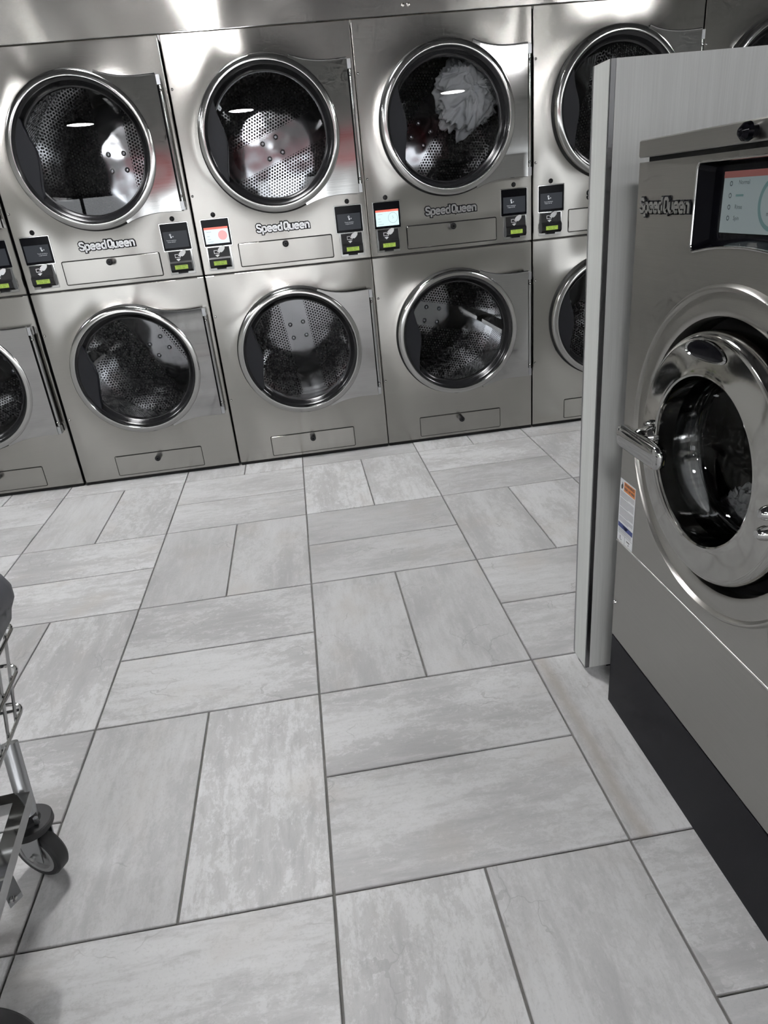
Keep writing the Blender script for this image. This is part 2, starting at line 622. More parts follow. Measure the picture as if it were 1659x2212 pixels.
def tag(o, label, cat, group=None):
    o['label'] = label
    o['category'] = cat
    if group:
        o['group'] = group
    return o


def struct(o):
    o['kind'] = 'structure'
    return o


def text_mesh(body, size, mat, weight=0.0, depth=0.0, width=None, bevel=0.0, spacing=1.0):
    """lettering in the x,z plane facing -y, centred"""
    c = bpy.data.curves.new('lettering', 'FONT')
    c.body = body
    c.size = size
    c.offset = weight
    c.extrude = depth
    c.bevel_depth = bevel
    c.bevel_resolution = 0
    c.resolution_u = 3
    c.space_character = spacing
    c.align_x = 'CENTER'
    c.align_y = 'CENTER'
    o = bpy.data.objects.new('lettering', c)
    COL.objects.link(o)
    dg = bpy.context.evaluated_depsgraph_get()
    me = bpy.data.meshes.new_from_object(o.evaluated_get(dg))
    bpy.data.objects.remove(o)
    bpy.data.curves.remove(c)
    xs = [v.co.x for v in me.vertices] or [0]
    mid = (max(xs) + min(xs)) / 2
    s = width / (max(xs) - min(xs)) if width else 1.0
    for v in me.vertices:
        x, y, z = v.co
        v.co = ((x - mid) * s, -z, y)
    me.materials.clear()
    me.materials.append(mat)
    me.name = 'lettering'
    return me


GLYPH = {
    'S': [[(.55, .74), (.55, .80), (.45, .9), (.2, .9), (.1, .8), (.1, .64), (.2, .55), (.45, .46), (.55, .37), (.55, .2), (.45, .1), (.2, .1), (.1, .2), (.1, .27)]],
    'p': [[(.1, .70), (.1, -.24)], [(.1, .55), (.2, .62), (.42, .62), (.52, .52), (.52, .18), (.42, .08), (.2, .08), (.1, .16)]],
    'e': [[(.1, .37), (.52, .37), (.52, .52), (.42, .62), (.2, .62), (.1, .52), (.1, .18), (.2, .08), (.42, .08), (.53, .17)]],
    'd': [[(.52, 1.0), (.52, 0)], [(.52, .55), (.42, .62), (.2, .62), (.1, .52), (.1, .18), (.2, .08), (.42, .08), (.52, .16)]],
    'Q': [[(.1, .5), (.1, .78), (.2, .9), (.45, .9), (.55, .78), (.55, .22), (.45, .1), (.2, .1), (.1, .22), (.1, .5)], [(.36, .3), (.62, -.03)]],
    'u': [[(.1, .70), (.1, .2), (.2, .08), (.42, .08), (.52, .2)], [(.52, .70), (.52, 0)]],
    'n': [[(.1, .70), (.1, 0)], [(.1, .5), (.2, .62), (.42, .62), (.52, .5), (.52, 0)]],
}


def badge_mesh(width, stroke, depth, mat, grow=0.0):
    """heavy raised script, strokes swept as flat bars; centred, facing -y"""
    b = MB()
    x = 0.0
    runs = []
    for ch in 'Speed Queen':
        if ch == ' ':
            x += 0.10
            continue
        for ln in GLYPH[ch]:
            runs.append([(x + px, pz) for px, pz in ln])
        x += 0.655
    tot = x
    k = width / tot
    h = stroke / 2 + grow
    for ln in runs:
        P = [Vector(p) for p in ln]
        m = len(P)
        d0 = (P[0] - P[1]).normalized()
        d1 = (P[-1] - P[-2]).normalized()
        P[0] = P[0] + d0 * grow
        P[-1] = P[-1] + d1 * grow
        L, Rr = [], []
        for i in range(m):
            if i == 0:
                nn = (P[1] - P[0]).normalized().orthogonal()
                s_ = 1.0
            elif i == m - 1:
                nn = (P[-1] - P[-2]).normalized().orthogonal()
                s_ = 1.0
            else:
                e1, e2 = (P[i] - P[i - 1]).normalized(), (P[i + 1] - P[i]).normalized()
                n1, n2 = e1.orthogonal(), e2.orthogonal()
                nn = (n1 + n2).normalized()
                s_ = 1 / max(0.5, nn.dot(n1))
            L.append(P[i] + nn * h * s_)
            Rr.append(P[i] - nn * h * s_)
        vs = []
        for y in (-depth, 0.0):
            vs += [((p.x - tot / 2) * k, y, (p.y - 0.42) * k) for p in L]
            vs += [((p.x - tot / 2) * k, y, (p.y - 0.42) * k) for p in Rr]
        fs = []
        for i in range(m - 1):
            fs.append((i, i + 1, m + i + 1, m + i))
            fs.append((i, 2 * m + i, 2 * m + i + 1, i + 1))
            fs.append((m + i, m + i + 1, 3 * m + i + 1, 3 * m + i))
        fs += [(0, m, 3 * m, 2 * m), (m - 1, 3 * m - 1, 4 * m - 1, 2 * m - 1)]
        b.add(vs, fs)
    return b.mesh('badge', mat, False)


# ------------------------------------------------------------------ the room
floor_me = MB().add([(-8, -16.3, -0.006), (10, -16.3, -0.006), (10, 1.0, -0.006), (-8, 1.0, -0.006)], [(0, 1, 2, 3)]).mesh('floor', M['grout'], False)
floor = struct(obj('floor', floor_me))
S = 0.61
G = 0.0028


def tile_mesh():
    hx, hy, c = S / 2 - G, S / 4 - G, 0.0014
    vs = [(-hx + c, -hy + c, 0), (hx - c, -hy + c, 0), (hx - c, hy - c, 0), (-hx + c, hy - c, 0)]
    vs += [(-hx, -hy, -c), (hx, -hy, -c), (hx, hy, -c), (-hx, hy, -c)]
    vs += [(-hx, -hy, -0.006), (hx, -hy, -0.006), (hx, hy, -0.006), (-hx, hy, -0.006)]
    fs = [(0, 1, 2, 3)]
    for a in (0, 4):
        for i in range(4):
            j = (i + 1) % 4
            fs.append((a + j, a + i, a + 4 + i, a + 4 + j))
    return MB().add(vs, fs).mesh('tile', M['tile'], False)


tme = tile_mesh()
rt_ = random.Random(3)
TX0, TX1, TY0, TY1 = -6, 6, -1, 10
for i in range(TX0, TX1):
    for j in range(TY0, TY1):
        cx, cyy = (i + 0.5) * S, -(j + 0.5) * S
        vert = (i + j) % 2 == 0
        for s in (-1, 1):
            x = cx + (s * S / 4 if vert else 0)
            y = cyy + (0 if vert else s * S / 4)
            o = obj('tile', tme, floor, (x, y, rt_.uniform(-0.0004, 0.0)))
            o.rotation_euler.z = (PI / 2 if vert else 0) + (PI if rt_.random() < 0.5 else 0)
            if (i, j, s) == (1, 3, -1):
                o.data = tme.copy()
                o.data.materials[0] = M['tile_stain']
                o.rotation_euler.z = PI / 2
# tiling too far off to tell the pieces apart
ff = MB()
for (x0, x1, y0, y1) in ((-8, TX0 * S, -16.3, 1.0), (TX1 * S, 10, -16.3, 1.0), (TX0 * S, TX1 * S, -16.3, -TY1 * S)):
    ff.add([(x0, y0, -0.001), (x1, y0, -0.001), (x1, y1, -0.001), (x0, y1, -0.001)], [(0, 1, 2, 3)])
o = obj('far_tiling', ff.mesh('far_tiling', M['far_floor'], False), floor)
o['kind'] = 'stuff'

CEIL = 5.2
LZ = 3.25
struct(obj('ceiling', MB().box(-8, 10, -16.3, 1.0, CEIL, CEIL + 0.1).mesh('ceiling', M['ceil'], False)))
for i, y in enumerate((-1.5, -3.5, -5.5, -7.5, -9.5, -11.5, -13.5, -15.5)):
    j = MB().box(-8, 10, y - 0.05, y + 0.05, CEIL - 0.06, CEIL).box(-8, 10, y - 0.05, y + 0.05, CEIL - 0.55, CEIL - 0.49)
    for k in range(30):
        x = -8 + k * 0.6
        s = 1 if k % 2 else -1
        j.tube([(x, y, CEIL - 0.3 - 0.24 * s), (x + 0.6, y, CEIL - 0.3 + 0.24 * s)], 0.018, 5)
    struct(obj('trim_%d' % (i + 1), j.mesh('roof_joist', M['joist'], False)))
struct(obj('wall_left', MB().box(-8.1, -8, -16.3, 1.0, 0, CEIL).mesh('wall', M['wall'], False)))
struct(obj('wall_right', MB().box(10, 10.1, -16.3, 1.0, 0, CEIL).mesh('wall', M['wall'], False)))
struct(obj('wall_front', MB().box(-8, 10, 1.0, 1.1, 0, CEIL).mesh('wall', M['wall'], False)))
struct(obj('wall_back', MB().box(-8, 10, -16.4, -16.3, 0, CEIL).mesh('wall', M['wall'], False)))
# shop windows and painted band on the wall behind the photographer
for i, x in enumerate((-6.2, -3.4, -0.6, 2.2, 5.0)):
    b = MB()
    for (a0, a1, b0, b1) in ((0, 2.4, 0.25, 0.33), (0, 2.4, 1.92, 2.0), (0, 0.08, 0.33, 1.92), (2.32, 2.4, 0.33, 1.92), (1.16, 1.24, 0.33, 1.92)):
        b.box(x + a0, x + a1, -16.3, -16.24, b0, b1)
    wn = struct(obj('window_%d' % (i + 1), b.mesh('window_frame', M['frame'], False)))
    for px in (0.08, 1.24):
        obj('pane', MB().box(x + px, x + px + 1.08, -16.29, -16.27, 0.33, 1.92).mesh('pane', M['window'], False), wn)
mur = obj('wall_banner', MB().box(-4.2, 4.6, -16.29, -16.27, 2.03, 3.0).mesh('banner', M['mural'], False))
tag(mur, 'long pink band with red rings painted high on the wall opposite the dryers', 'banner')
for x in (-3.4, -2.0, -0.6, 0.4, 1.8, 3.6):
    obj('banner_ring', cached('bring', lambda: MB().lathe([(0.42, 0.0), (0.42, 0.008), (0.20, 0.008), (0.20, 0.0)], 0, 0, 40).mesh('banner_ring', M['mural2'], False)), mur, (x, -16.27, 2.5))


# ------------------------------------------------------------------ pendant lamps
def lamp(x, y, label):
    t = thing('pendant_lamp', label, 'lamp', (x, y, LZ), 0, 'round pendant lamps of the hall')

    def house():
        b = MB()
        b.lathe([(0.001, 0.12), (0.07, 0.115), (0.09, 0.06), (0.26, 0.045), (0.29, 0.0), (0.275, 0.0)], 0, 0, 32)
        b.v = [(x, z, y) for x, y, z in b.v]
        b.f = [tuple(reversed(q)) for q in b.f]
        return b.mesh('housing', M['lamp_body'])

    def diff():
        b = MB().disc(0.275, 0.0, n=24)
        b.v = [(x, z, 0.004) for x, y, z in b.v]
        b.f = [tuple(reversed(q)) for q in b.f]
        return b.mesh('diffuser', M['lamp'], False)
    obj('housing', cached('lamp_h', house), t)
    obj('diffuser', cached('lamp_d', diff), t)
    obj('cord', cached('lamp_c', lambda: MB().tube([(0, 0, 0.11), (0, 0, CEIL - LZ)], 0.012, 8).mesh('cord', M['lamp_body'])), t)


COLX = {-4.0: 'left', -0.55: 'middle', 4.2: 'right'}
ROWY = {-0.35: 'nearest the dryers', -5.7: 'just behind the photographer', -9.6: 'over the middle of the hall', -13.8: 'nearest the shop windows'}
for x, cn in COLX.items():
    for y, rn in ROWY.items():
        lamp(x, y, 'round white pendant lamp in the %s row, %s' % (cn, rn))


# ------------------------------------------------------------------ dryers
YW = 0.147
HW = 0.4025
ZU, ZL = 1.527, 0.569


def touch_icon(cx, cz, s=1.0):
    b = MB()
    b.lathe([(0.0045 * s, 0), (0.003 * s, 0)], cx, cz + 0.008 * s, 12)
    b.slab([(cx - 0.0015 * s, cz - 0.006 * s), (cx + 0.0045 * s, cz - 0.006 * s), (cx + 0.006 * s, cz), (cx + 0.001 * s, cz + 0.002 * s), (cx + 0.0005 * s, cz + 0.009 * s), (cx - 0.0015 * s, cz + 0.009 * s)], -0.0003, 0)
    b.box(cx + 0.008 * s, cx + 0.014 * s, -0.0003, 0, cz - 0.001 * s, cz + 0.0004 * s)
    b.box(cx + 0.0103 * s, cx + 0.0117 * s, -0.0003, 0, cz - 0.0036 * s, cz + 0.003 * s)
    return b


def display(parent, x, kind, iconx=0.0):
    """bezel centred at x; kind: dark, disc, five"""
    z0, z1 = 1.098, 1.214
    d = obj('display', cached('bezel', lambda: MB().slab(rrect(-0.063, 0.063, z0, z1, 0.003, 2), -0.006, 0.002, 0.0012).mesh('bezel', M['black_gloss'])), parent, (x, 0, 0))
    obj('trim', cached('bezel_trim', lambda: MB().plate_hole(-0.0665, 0.0665, z0 - 0.0035, z1 + 0.0035, rrect(-0.063, 0.063, z0, z1, 0.003, 3), -0.003, 0.002, 0.001, (0, (z0 + z1) / 2)).mesh('bezel_trim', M['plate'])), d)
    sx0, sx1, sz0, sz1 = -0.055, 0.055, 1.109, 1.180
    mat = {'dark': 'scr_dark', 'disc': 'scr_lit', 'five': 'scr_lit2'}[kind]
    obj('screen', cached('screen' + kind, lambda: MB().slab([(sx0, sz0), (sx1, sz0), (sx1, sz1), (sx0, sz1)], -0.0064, -0.0055).mesh('screen', M[mat], False)), d)
    if kind == 'dark':
        obj('touch_icon', cached('ticon', lambda: touch_icon(0, 0).mesh('icon', M['scr_text'], False)), d, (iconx, -0.0066, 1.158))
        obj('lettering', cached('touch1', lambda: text_mesh('Touch anywhere', 0.0065, M['scr_text'])), d, (iconx, -0.0067, 1.142))
        obj('lettering', cached('touch2', lambda: text_mesh('to get started', 0.0065, M['scr_text'])), d, (iconx, -0.0067, 1.135))
    else:
        obj('screen_header', cached('shead', lambda: MB().box(sx0, sx1, -0.0068, -0.0062, sz1 - 0.009, sz1).mesh('header', M['scr_red'], False)), d)

        def lines():
            b = MB()
            for z, ww in ((1.160, 0.022), (1.141, 0.012), (1.128, 0.016), (1.117, 0.026)):
                b.box(-0.045, -0.045 + ww, -0.0068, -0.0062, z, z + 0.002)
            return b.mesh('menu_lines', M['scr_ink'], False)
        obj('menu_lines', cached('slines', lines), d)
        if kind == 'disc':
            obj('dial', cached('sdial', lambda: MB().disc(0.021, -0.0068, 0.027, 1.143, 28, True).mesh('dial', M['scr_pink'], False)), d)
        else:
            obj('dial', cached('sdial5', lambda: MB().lathe([(0.0235, -0.0068), (0.0215, -0.0068)], 0.027, 1.143, 40).mesh('dial', M['scr_ink'], False)), d)
            obj('lettering', cached('five', lambda: text_mesh('5', 0.018, M['scr_ink'])), d, (0.027, -0.0069, 1.145))
    return d


def hand_card():
    b = MB()
    # hand
    b.slab([(0.004, 0.004), (0.012, 0.0), (0.019, 0.004), (0.026, 0.012), (0.028, 0.022), (0.018, 0.024), (0.008, 0.019), (0.0, 0.012)], -0.0006, 0)
    b.slab([(-0.004, 0.004), (0.006, 0.0), (0.010, 0.006), (0.002, 0.011)], -0.0006, 0)
    # card
    for (x0, x1, z0, z1) in ((-0.016, 0.005, -0.003, -0.001), (-0.016, -0.014, -0.003, 0.010), (-0.016, -0.002, 0.008, 0.010), (0.003, 0.005, -0.003, 0.002)):
        b.box(x0, x1, -0.0006, 0, z0, z1)
    # waves
    b.slab([(-0.006, -0.015), (-0.004, -0.015), (0.004, -0.008), (-0.002, -0.006), (-0.013, -0.008)], -0.0006, 0)
    return b


def card_reader(parent, x):
    z0, z1 = 0.998, 1.093

    def body():
        b = MB()
        xs = (-0.050, 0.050)
        # wedge housing: side profile (y,z)
        prof = [(0.002, z0 + 0.004), (-0.016, z0 + 0.004), (-0.030, z0 + 0.014), (-0.030, z0 + 0.044), (-0.018, z0 + 0.052), (-0.012, z1), (0.002, z1)]
        n = len(prof)
        vs = [(xs[0], y, z) for y, z in prof] + [(xs[1], y, z) for y, z in prof]
        fs = [tuple(reversed(range(n))), tuple(range(n, 2 * n))]
        for i in range(n):
            j = (i + 1) % n
            fs.append((i, j, n + j, n + i))
        b.add(vs, fs)
        b.box(-0.022, 0.022, -0.012, 0.001, z0 - 0.003, z0 + 0.004)
        return b.mesh('reader_body', M['black'], False)
    d = obj('card_reader', cached('reader', body), parent, (x, 0, 0))
    obj('back_plate', cached('rplate', lambda: MB().slab(rrect(-0.058, 0.058, z0 - 0.008, z1 + 0.003, 0.002, 2), -0.002, 0.002, 0.001).mesh('reader_plate', M['plate'])), d)
    obj('card_slot', cached('rslot', lambda: MB().box(-0.041, 0.041, -0.0305, -0.028, z0 + 0.042, z0 + 0.0445).mesh('slot', M['gap'], False)), d)
    obj('lcd', cached('rlcd', lambda: MB().box(-0.030, 0.030, -0.0308, -0.029, z0 + 0.017, z0 + 0.035).mesh('lcd', M['lcd'], False)), d)

    def marks():           # two rows of display characters, too small to read
        b = MB()
        for z, xa, n in ((z0 + 0.0285, -0.0225, 11), (z0 + 0.0205, -0.017, 8)):
            for q in range(n):
                if q == n // 2:
                    continue
                b.box(xa + q * 0.0042, xa + q * 0.0042 + 0.0028, -0.0311, -0.0306, z, z + 0.0042)
        return b.mesh('lcd_marks', M['lcd_ink'], False)
    o = obj('lcd_marks', cached('rlcd1', marks), d)
    o['kind'] = 'stuff'
    h = obj('card_symbol', cached('rhand', lambda: hand_card().mesh('card_symbol', M['white_ink'], False)), d, (-0.003, -0.0158, z0 + 0.071))
    h.scale = (1.22, 1, 1.22)
    h.rotation_euler.x = -math.atan2(0.006, 0.043)


def drawer(parent, z0, z1, kz):
    def pl():
        return MB().slab(rrect(-0.222, 0.222, z0, z1, 0.006, 4), -0.004, 0.002, 0.0025).mesh('lint_drawer', M['steel_drawer'])
    d = obj('lint_drawer', cached(('drw', z0), pl), parent)
    obj('drawer_gap', cached(('drg', z0), lambda: MB().slab(rrect(-0.2245, 0.2245, z0 - 0.0025, z1 + 0.0025, 0.008, 4), -0.0006, 0.002).mesh('drawer_gap', M['gap'])), d)

    def kn():
        return MB().lathe([(0.0001, -0.046), (0.010, -0.046), (0.0140, -0.0435), (0.0150, -0.039), (0.0140, -0.004), (0.0140, 0.002)], 0, 0, 24).mesh('lock', M['black'])
    k = obj('lock', cached('lock', kn), d, (0, 0, kz))
    obj('keyhole', cached('keyhole', lambda: MB().lathe([(0.0001, -0.0467), (0.004, -0.0467), (0.0045, -0.0455)], 0, 0, 16).mesh('keyhole', M['black_gloss'])), d, (0, 0, kz))


def door(parent, z):
    ring = cached('ring', lambda: MB().lathe([(0.3095, -0.020), (0.3098, -0.0405), (0.3090, -0.0440), (0.3065, -0.0465), (0.3030, -0.0480), (0.2870, -0.0515), (0.2838, -0.0510), (0.2818, -0.0485), (0.2812, -0.045), (0.281, -0.02)], 0, 0, 120).mesh('door_ring', M['ring']))
    d = obj('door', ring, parent, (0, 0, z))
    obj('door_seal', cached('dseal', lambda: MB().lathe([(0.316, 0.001), (0.316, -0.012), (0.306, -0.022), (0.296, -0.022), (0.285, 0.001)], 0, 0, 96).mesh('door_seal', M['seal'])), d)
    obj('gasket', cached('gasket', lambda: MB().lathe([(0.2815, -0.041), (0.275, -0.038), (0.266, -0.028), (0.262, -0.012), (0.254, -0.004), (0.249, -0.003), (0.249, 0.02)], 0, 0, 96).mesh('gasket', M['gasket'])), d)
    obj('glass', cached('dglass', lambda: MB().disc(0.2515, -0.0015, n=72).mesh('glass', M['glass'], False)), d)

    def latch():
        b = MB()
        cur = [(-0.2255, 0.168), (-0.2235, 0.140), (-0.2213, 0.118), (-0.213, 0.080), (-0.2004, 0.042), (-0.1945, 0.010), (-0.194, -0.022), (-0.2005, -0.062), (-0.2067, -0.094), (-0.211, -0.130), (-0.2133, -0.166)]
        cur = list(reversed(cur))          # bottom to top
        arc = []
        a0, a1 = math.atan2(0.172, -0.2235), 2 * PI + math.atan2(-0.170, -0.2133)
        for i in range(25):
            a = a0 + (a1 - a0) * i / 24
            arc.append((0.2755 * math.cos(a), 0.2755 * math.sin(a)))
        cur = list(reversed(cur))
        m = 24
        inner, outer = [], []
        for i in range(m + 1):
            t = i / m * (len(cur) - 1)
            k = min(int(t), len(cur) - 2)
            f = t - k
            inner.append((cur[k][0] * (1 - f) + cur[k + 1][0] * f, cur[k][1] * (1 - f) + cur[k + 1][1] * f))
            outer.append(arc[i])
        vs = [(x, -0.034, z) for x, z in outer] + [(x, -0.034, z) for x, z in inner] + [(x + 0.003, -0.031, z) for x, z in inner] + [(x + 0.003, -0.004, z) for x, z in inner]
        m += 1
        fs = []
        for q in range(3):
            for i in range(m - 1):
                fs.append((q * m + i, q * m + i + 1, (q + 1) * m + i + 1, (q + 1) * m + i))
        b.add(vs, fs)
        return b.mesh('latch_cover', M['latch'])
    obj('latch_cover', cached('latch', latch), d)

    def hplate():
        top = []
        for i in range(13):
            t = i / 12
            x = 0.122 + (0.369 - 0.122) * t
            zz = 0.2935 + (0.265 - 0.2935) * t - 0.017 * 4 * t * (1 - t) * (1.15 - 0.5 * t)
            top.append((x, zz))
        a_t = math.atan2(0.284, 0.118)
        arc = []
        for i in range(33):
            a = -a_t + 2 * a_t * i / 32
            arc.append((0.3075 * math.cos(a), 0.3075 * math.sin(a)))
        bot = [(x, -zz) for x, zz in reversed(top)]
        # loop: bottom (right to left), arc (bottom to top), top (left to right)
        pts = bot + arc + top
        pts = list(reversed(pts))
        b = MB()
        n = len(pts)
        k = len(top)
        # strip triangulation between arc and outer edge
        outer = list(reversed(bot)) + [(0.369, -0.265 + 0.53 * i / 8) for i in range(1, 8)] + list(reversed(top))
        m = len(outer)
        inner = []
        for i in range(m):
            a = -a_t + 2 * a_t * i / (m - 1)
            inner.append((0.3078 * math.cos(a), 0.3078 * math.sin(a)))
        yf, yb = -0.046, -0.026
        vs = [(x, yf, zz) for x, zz in inner] + [(x, yf, zz) for x, zz in outer] + [(x, yf + 0.004, zz * 1.006) for x, zz in outer] + [(x, yb, zz * 1.006) for x, zz in outer]
        fs = []
        for i in range(m - 1):
            fs.append((i, m + i, m + i + 1, i + 1))
            fs.append((m + i, 2 * m + i, 2 * m + i + 1, m + i + 1))
            fs.append((2 * m + i, 3 * m + i, 3 * m + i + 1, 2 * m + i + 1))
        b.add(vs, fs)
        return b.mesh('hinge_plate', M['plate'])
    hp = obj('hinge_plate', cached('hplate', hplate), d)
    obj('plate_rim', cached('prim', lambda: MB().tube([(0.122 + 0.247 * i / 12, -0.046, 0.2945 + (0.265 - 0.2935) * i / 12 - 0.017 * 4 * (i / 12) * (1 - i / 12) * (1.15 - 0.5 * i / 12)) for i in range(13)], 0.0032, 8).mesh('plate_rim', M['chrome'])), d)

    for s in (-1, 1):
        obj('hinge_block', cached('hblock', lambda: MB().box(0.3705, 0.386, -0.046, -0.010, -0.018, 0.018).mesh('hinge_block', M['zinc'], False)), d, (0, 0, s * 0.244))
    obj('hinge_gap', cached('hgap', lambda: MB().box(0.369, 0.375, -0.030, 0.001, -0.226, 0.226).mesh('hinge_gap', M['gap'], False)), d)
    obj('hinge_pin', cached('hpin', lambda: MB().tube([(0.3805, -0.034, -0.250), (0.3805, -0.034, 0.250)], 0.0075, 14).mesh('hinge_pin', M['chrome'])), d)
    for s in (-1, 1):
        obj('hinge_screw', cached('screw', lambda: MB().lathe([(0.0001, -0.0055), (0.003, -0.005), (0.0055, -0.002), (0.006, 0.001)], 0, 0, 14).mesh('screw', M['chrome'])), d, (0.3795, -0.042, s * 0.205))


DR = 0.372
YB = 0.655


def drum(parent, z, ang):
    def shell():
        b = MB()
        n = 72
        ys = [0.022, 0.05, 0.165, 0.19, 0.35, 0.5, 0.62, YB]
        uv = []
        vs = []
        for y in ys:
            for i in range(n + 1):
                a = 2 * PI * i / n
                r = DR - (0.006 if y == 0.165 else 0)
                vs.append((r * math.cos(a), y, r * math.sin(a)))
                uv.append((a * DR, y))
        fs = []
        for k in range(len(ys) - 1):
            for i in range(n):
                fs.append((k * (n + 1) + i, (k + 1) * (n + 1) + i, (k + 1) * (n + 1) + i + 1, k * (n + 1) + i + 1))
        b.add(vs, fs)
        b.uv = uv
        return b.mesh('drum', M['drum_shell'], True, 60)

    def back():
        b = MB()
        n = 64
        b.lathe([(0.0001, YB - 0.004), (0.2, YB - 0.003), (DR, YB)], 0, 0, n)
        b.uv = [(v[0], v[2]) for v in b.v]
        b.f = [tuple(reversed(q)) for q in b.f]
        return b.mesh('drum_back', M['drum_back'], True, 60)
    d = obj('drum', cached('drum', shell), parent, (0, 0, z), (0, ang, 0))
    obj('drum_back', cached('drumback', back), d)
    for sx in (-1, 1):
        for sz in (-1, 1):
            obj('bolt', cached('bolt', lambda: MB().lathe([(0.0001, -0.012), (0.007, -0.011), (0.010, -0.004), (0.0125, -0.003), (0.013, 0.002)], 0, 0, 14).mesh('bolt', M['zinc'])), d, (sx * 0.039, YB - 0.004, sz * 0.039))

    def rib():
        b = MB()
        vs, fs = [], []
        prof = [(-0.035, DR - 0.001), (-0.010, DR - 0.07), (0.010, DR - 0.07), (0.035, DR - 0.001)]
        for y in (0.10, 0.60):
            for x, r in prof:
                vs.append((x, y, -r))
        for i in range(3):
            fs.append((i, i + 1, 5 + i, 4 + i))
        fs += [(3, 2, 1, 0), (4, 5, 6, 7)]
        b.add(vs, fs)
        return b.mesh('rib', M['steel'], False)
    for k in range(3):
        obj('rib', cached('rib', rib), d, None, (0, k * 2 * PI / 3 + 0.5, 0))
    # inner front ring of the tumbler opening
    return d


def dryer(cx, label, upper_ang, lower_ang, left, right):
    t = thing('tumble_dryer', label, 'dryer', (cx, YW, 0), 0, 'row of stacked stainless dryers')

    def panel(z0, z1, hz, m):
        return lambda: MB().plate_hole(-HW, HW, z0, z1, circ(0, hz, 0.288, 96), 0.0, 0.015, 0.003, (0, hz)).mesh('front_panel', M[m])
    obj('front_panel', cached('pan_u', panel(0.975, 1.936, ZU, 'steel_up')), t)
    obj('front_panel', cached('pan_l', panel(0.014, 0.969, ZL, 'steel_lo')), t)

    def body():
        b = MB()
        x, y0, y1, z0, z1 = HW - 0.004, 0.012, 0.75, 0.006, 1.93
        b.add([(-x, y0, z0), (x, y0, z0), (x, y1, z0), (-x, y1, z0), (-x, y0, z1), (x, y0, z1), (x, y1, z1), (-x, y1, z1)],
              [(0, 3, 2, 1), (4, 5, 6, 7), (1, 2, 6, 5), (2, 3, 7, 6), (3, 0, 4, 7)])
        b.add([(-x, y0 + 0.002, 0.960), (x, y0 + 0.002, 0.960), (x, y0 + 0.002, 0.985), (-x, y0 + 0.002, 0.985)], [(0, 1, 2, 3)])
        return b.mesh('cabinet', M['inside'], False)
    obj('cabinet', cached('body', body), t)

    def bulk():
        b = MB()
        for z in (ZU, ZL):
            b.lathe([(0.290, 0.004), (0.29, 0.016), (DR + 0.004, 0.018), (DR + 0.004, 0.03)], 0, z, 72)
        return b.mesh('bulkhead', M['inside'])
    obj('bulkhead', cached('bulk', bulk), t)
    for s in (0.006,):
        obj('foot_gap', cached('fgap', lambda: MB().box(-HW + 0.004, HW - 0.004, 0.004, 0.03, 0.0, 0.014).mesh('foot_gap', M['gap'], False)), t)
    door(t, ZU)
    door(t, ZL)
    drum(t, ZU, upper_ang)
    drum(t, ZL, lower_ang)
    display(t, -0.3125, *left)
    display(t, 0.3125, *right)
    card_reader(t, -0.316)
    card_reader(t, 0.316)
    for x in (-0.314, 0.312):
        obj('sensor', cached('sensor', lambda: MB().lathe([(0.0001, -0.005), (0.006, -0.0045), (0.0105, -0.002), (0.0115, 0.001)], 0, 0, 20).mesh('sensor', M['black'])), t, (x, 0, 1.233))
    drawer(t, 0.995, 1.097, 1.079)
    drawer(t, 0.031, 0.136, 0.112)
    lg = obj('badge', cached('badge', lambda: badge_mesh(0.252, 0.205, 0.006, M['letters'])), t, (0, 0.0, 1.152))
    obj('badge_outline', cached('badge2', lambda: badge_mesh(0.252, 0.205, 0.0045, M['letters_edge'], 0.105)), lg)
    for zc in (ZU, ZL):
        for s in (-1, 1):
            obj('screw', CACHE['screw'], t, (-HW + 0.0125, 0, zc + s * 0.21))
    return t


SEAM = [-1.9625, -1.1515, -0.331, 0.4755, 1.287, 2.098, 2.909]
MID = [(a + b) / 2 for a, b in zip(SEAM, SEAM[1:])]


def A(deg):            # band direction, degrees from horizontal rising to the right
    return -R_(deg)


dryer(MID[0], 'stacked stainless dryer cut off by the left edge of the picture', A(40), A(15), ('dark', 0.0), ('dark', 0.0))
dryer(MID[1], 'stacked stainless dryer with both screens dark, left of the one showing a pink disc', A(90), A(-60), ('dark', 0.02), ('dark', -0.022))
dryer(MID[2], 'stacked stainless dryer whose left screen shows a pink disc', A(20), A(97), ('disc',), ('dark', 0.0))
dryer(MID[3], 'stacked stainless dryer with pale laundry tumbling in its upper drum', A(55), A(-13), ('five',), ('dark', -0.015))
dryer(MID[4], 'stacked stainless dryer half hidden by the grey end panel', A(70), A(25), ('dark', -0.015), ('dark', 0.0))
dryer(MID[5], 'stacked stainless dryer of which only the upper door shows above the grey panel', A(5), A(60), ('dark', 0.0), ('dark', 0.0))

# laundry in the upper drum of the fourth dryer


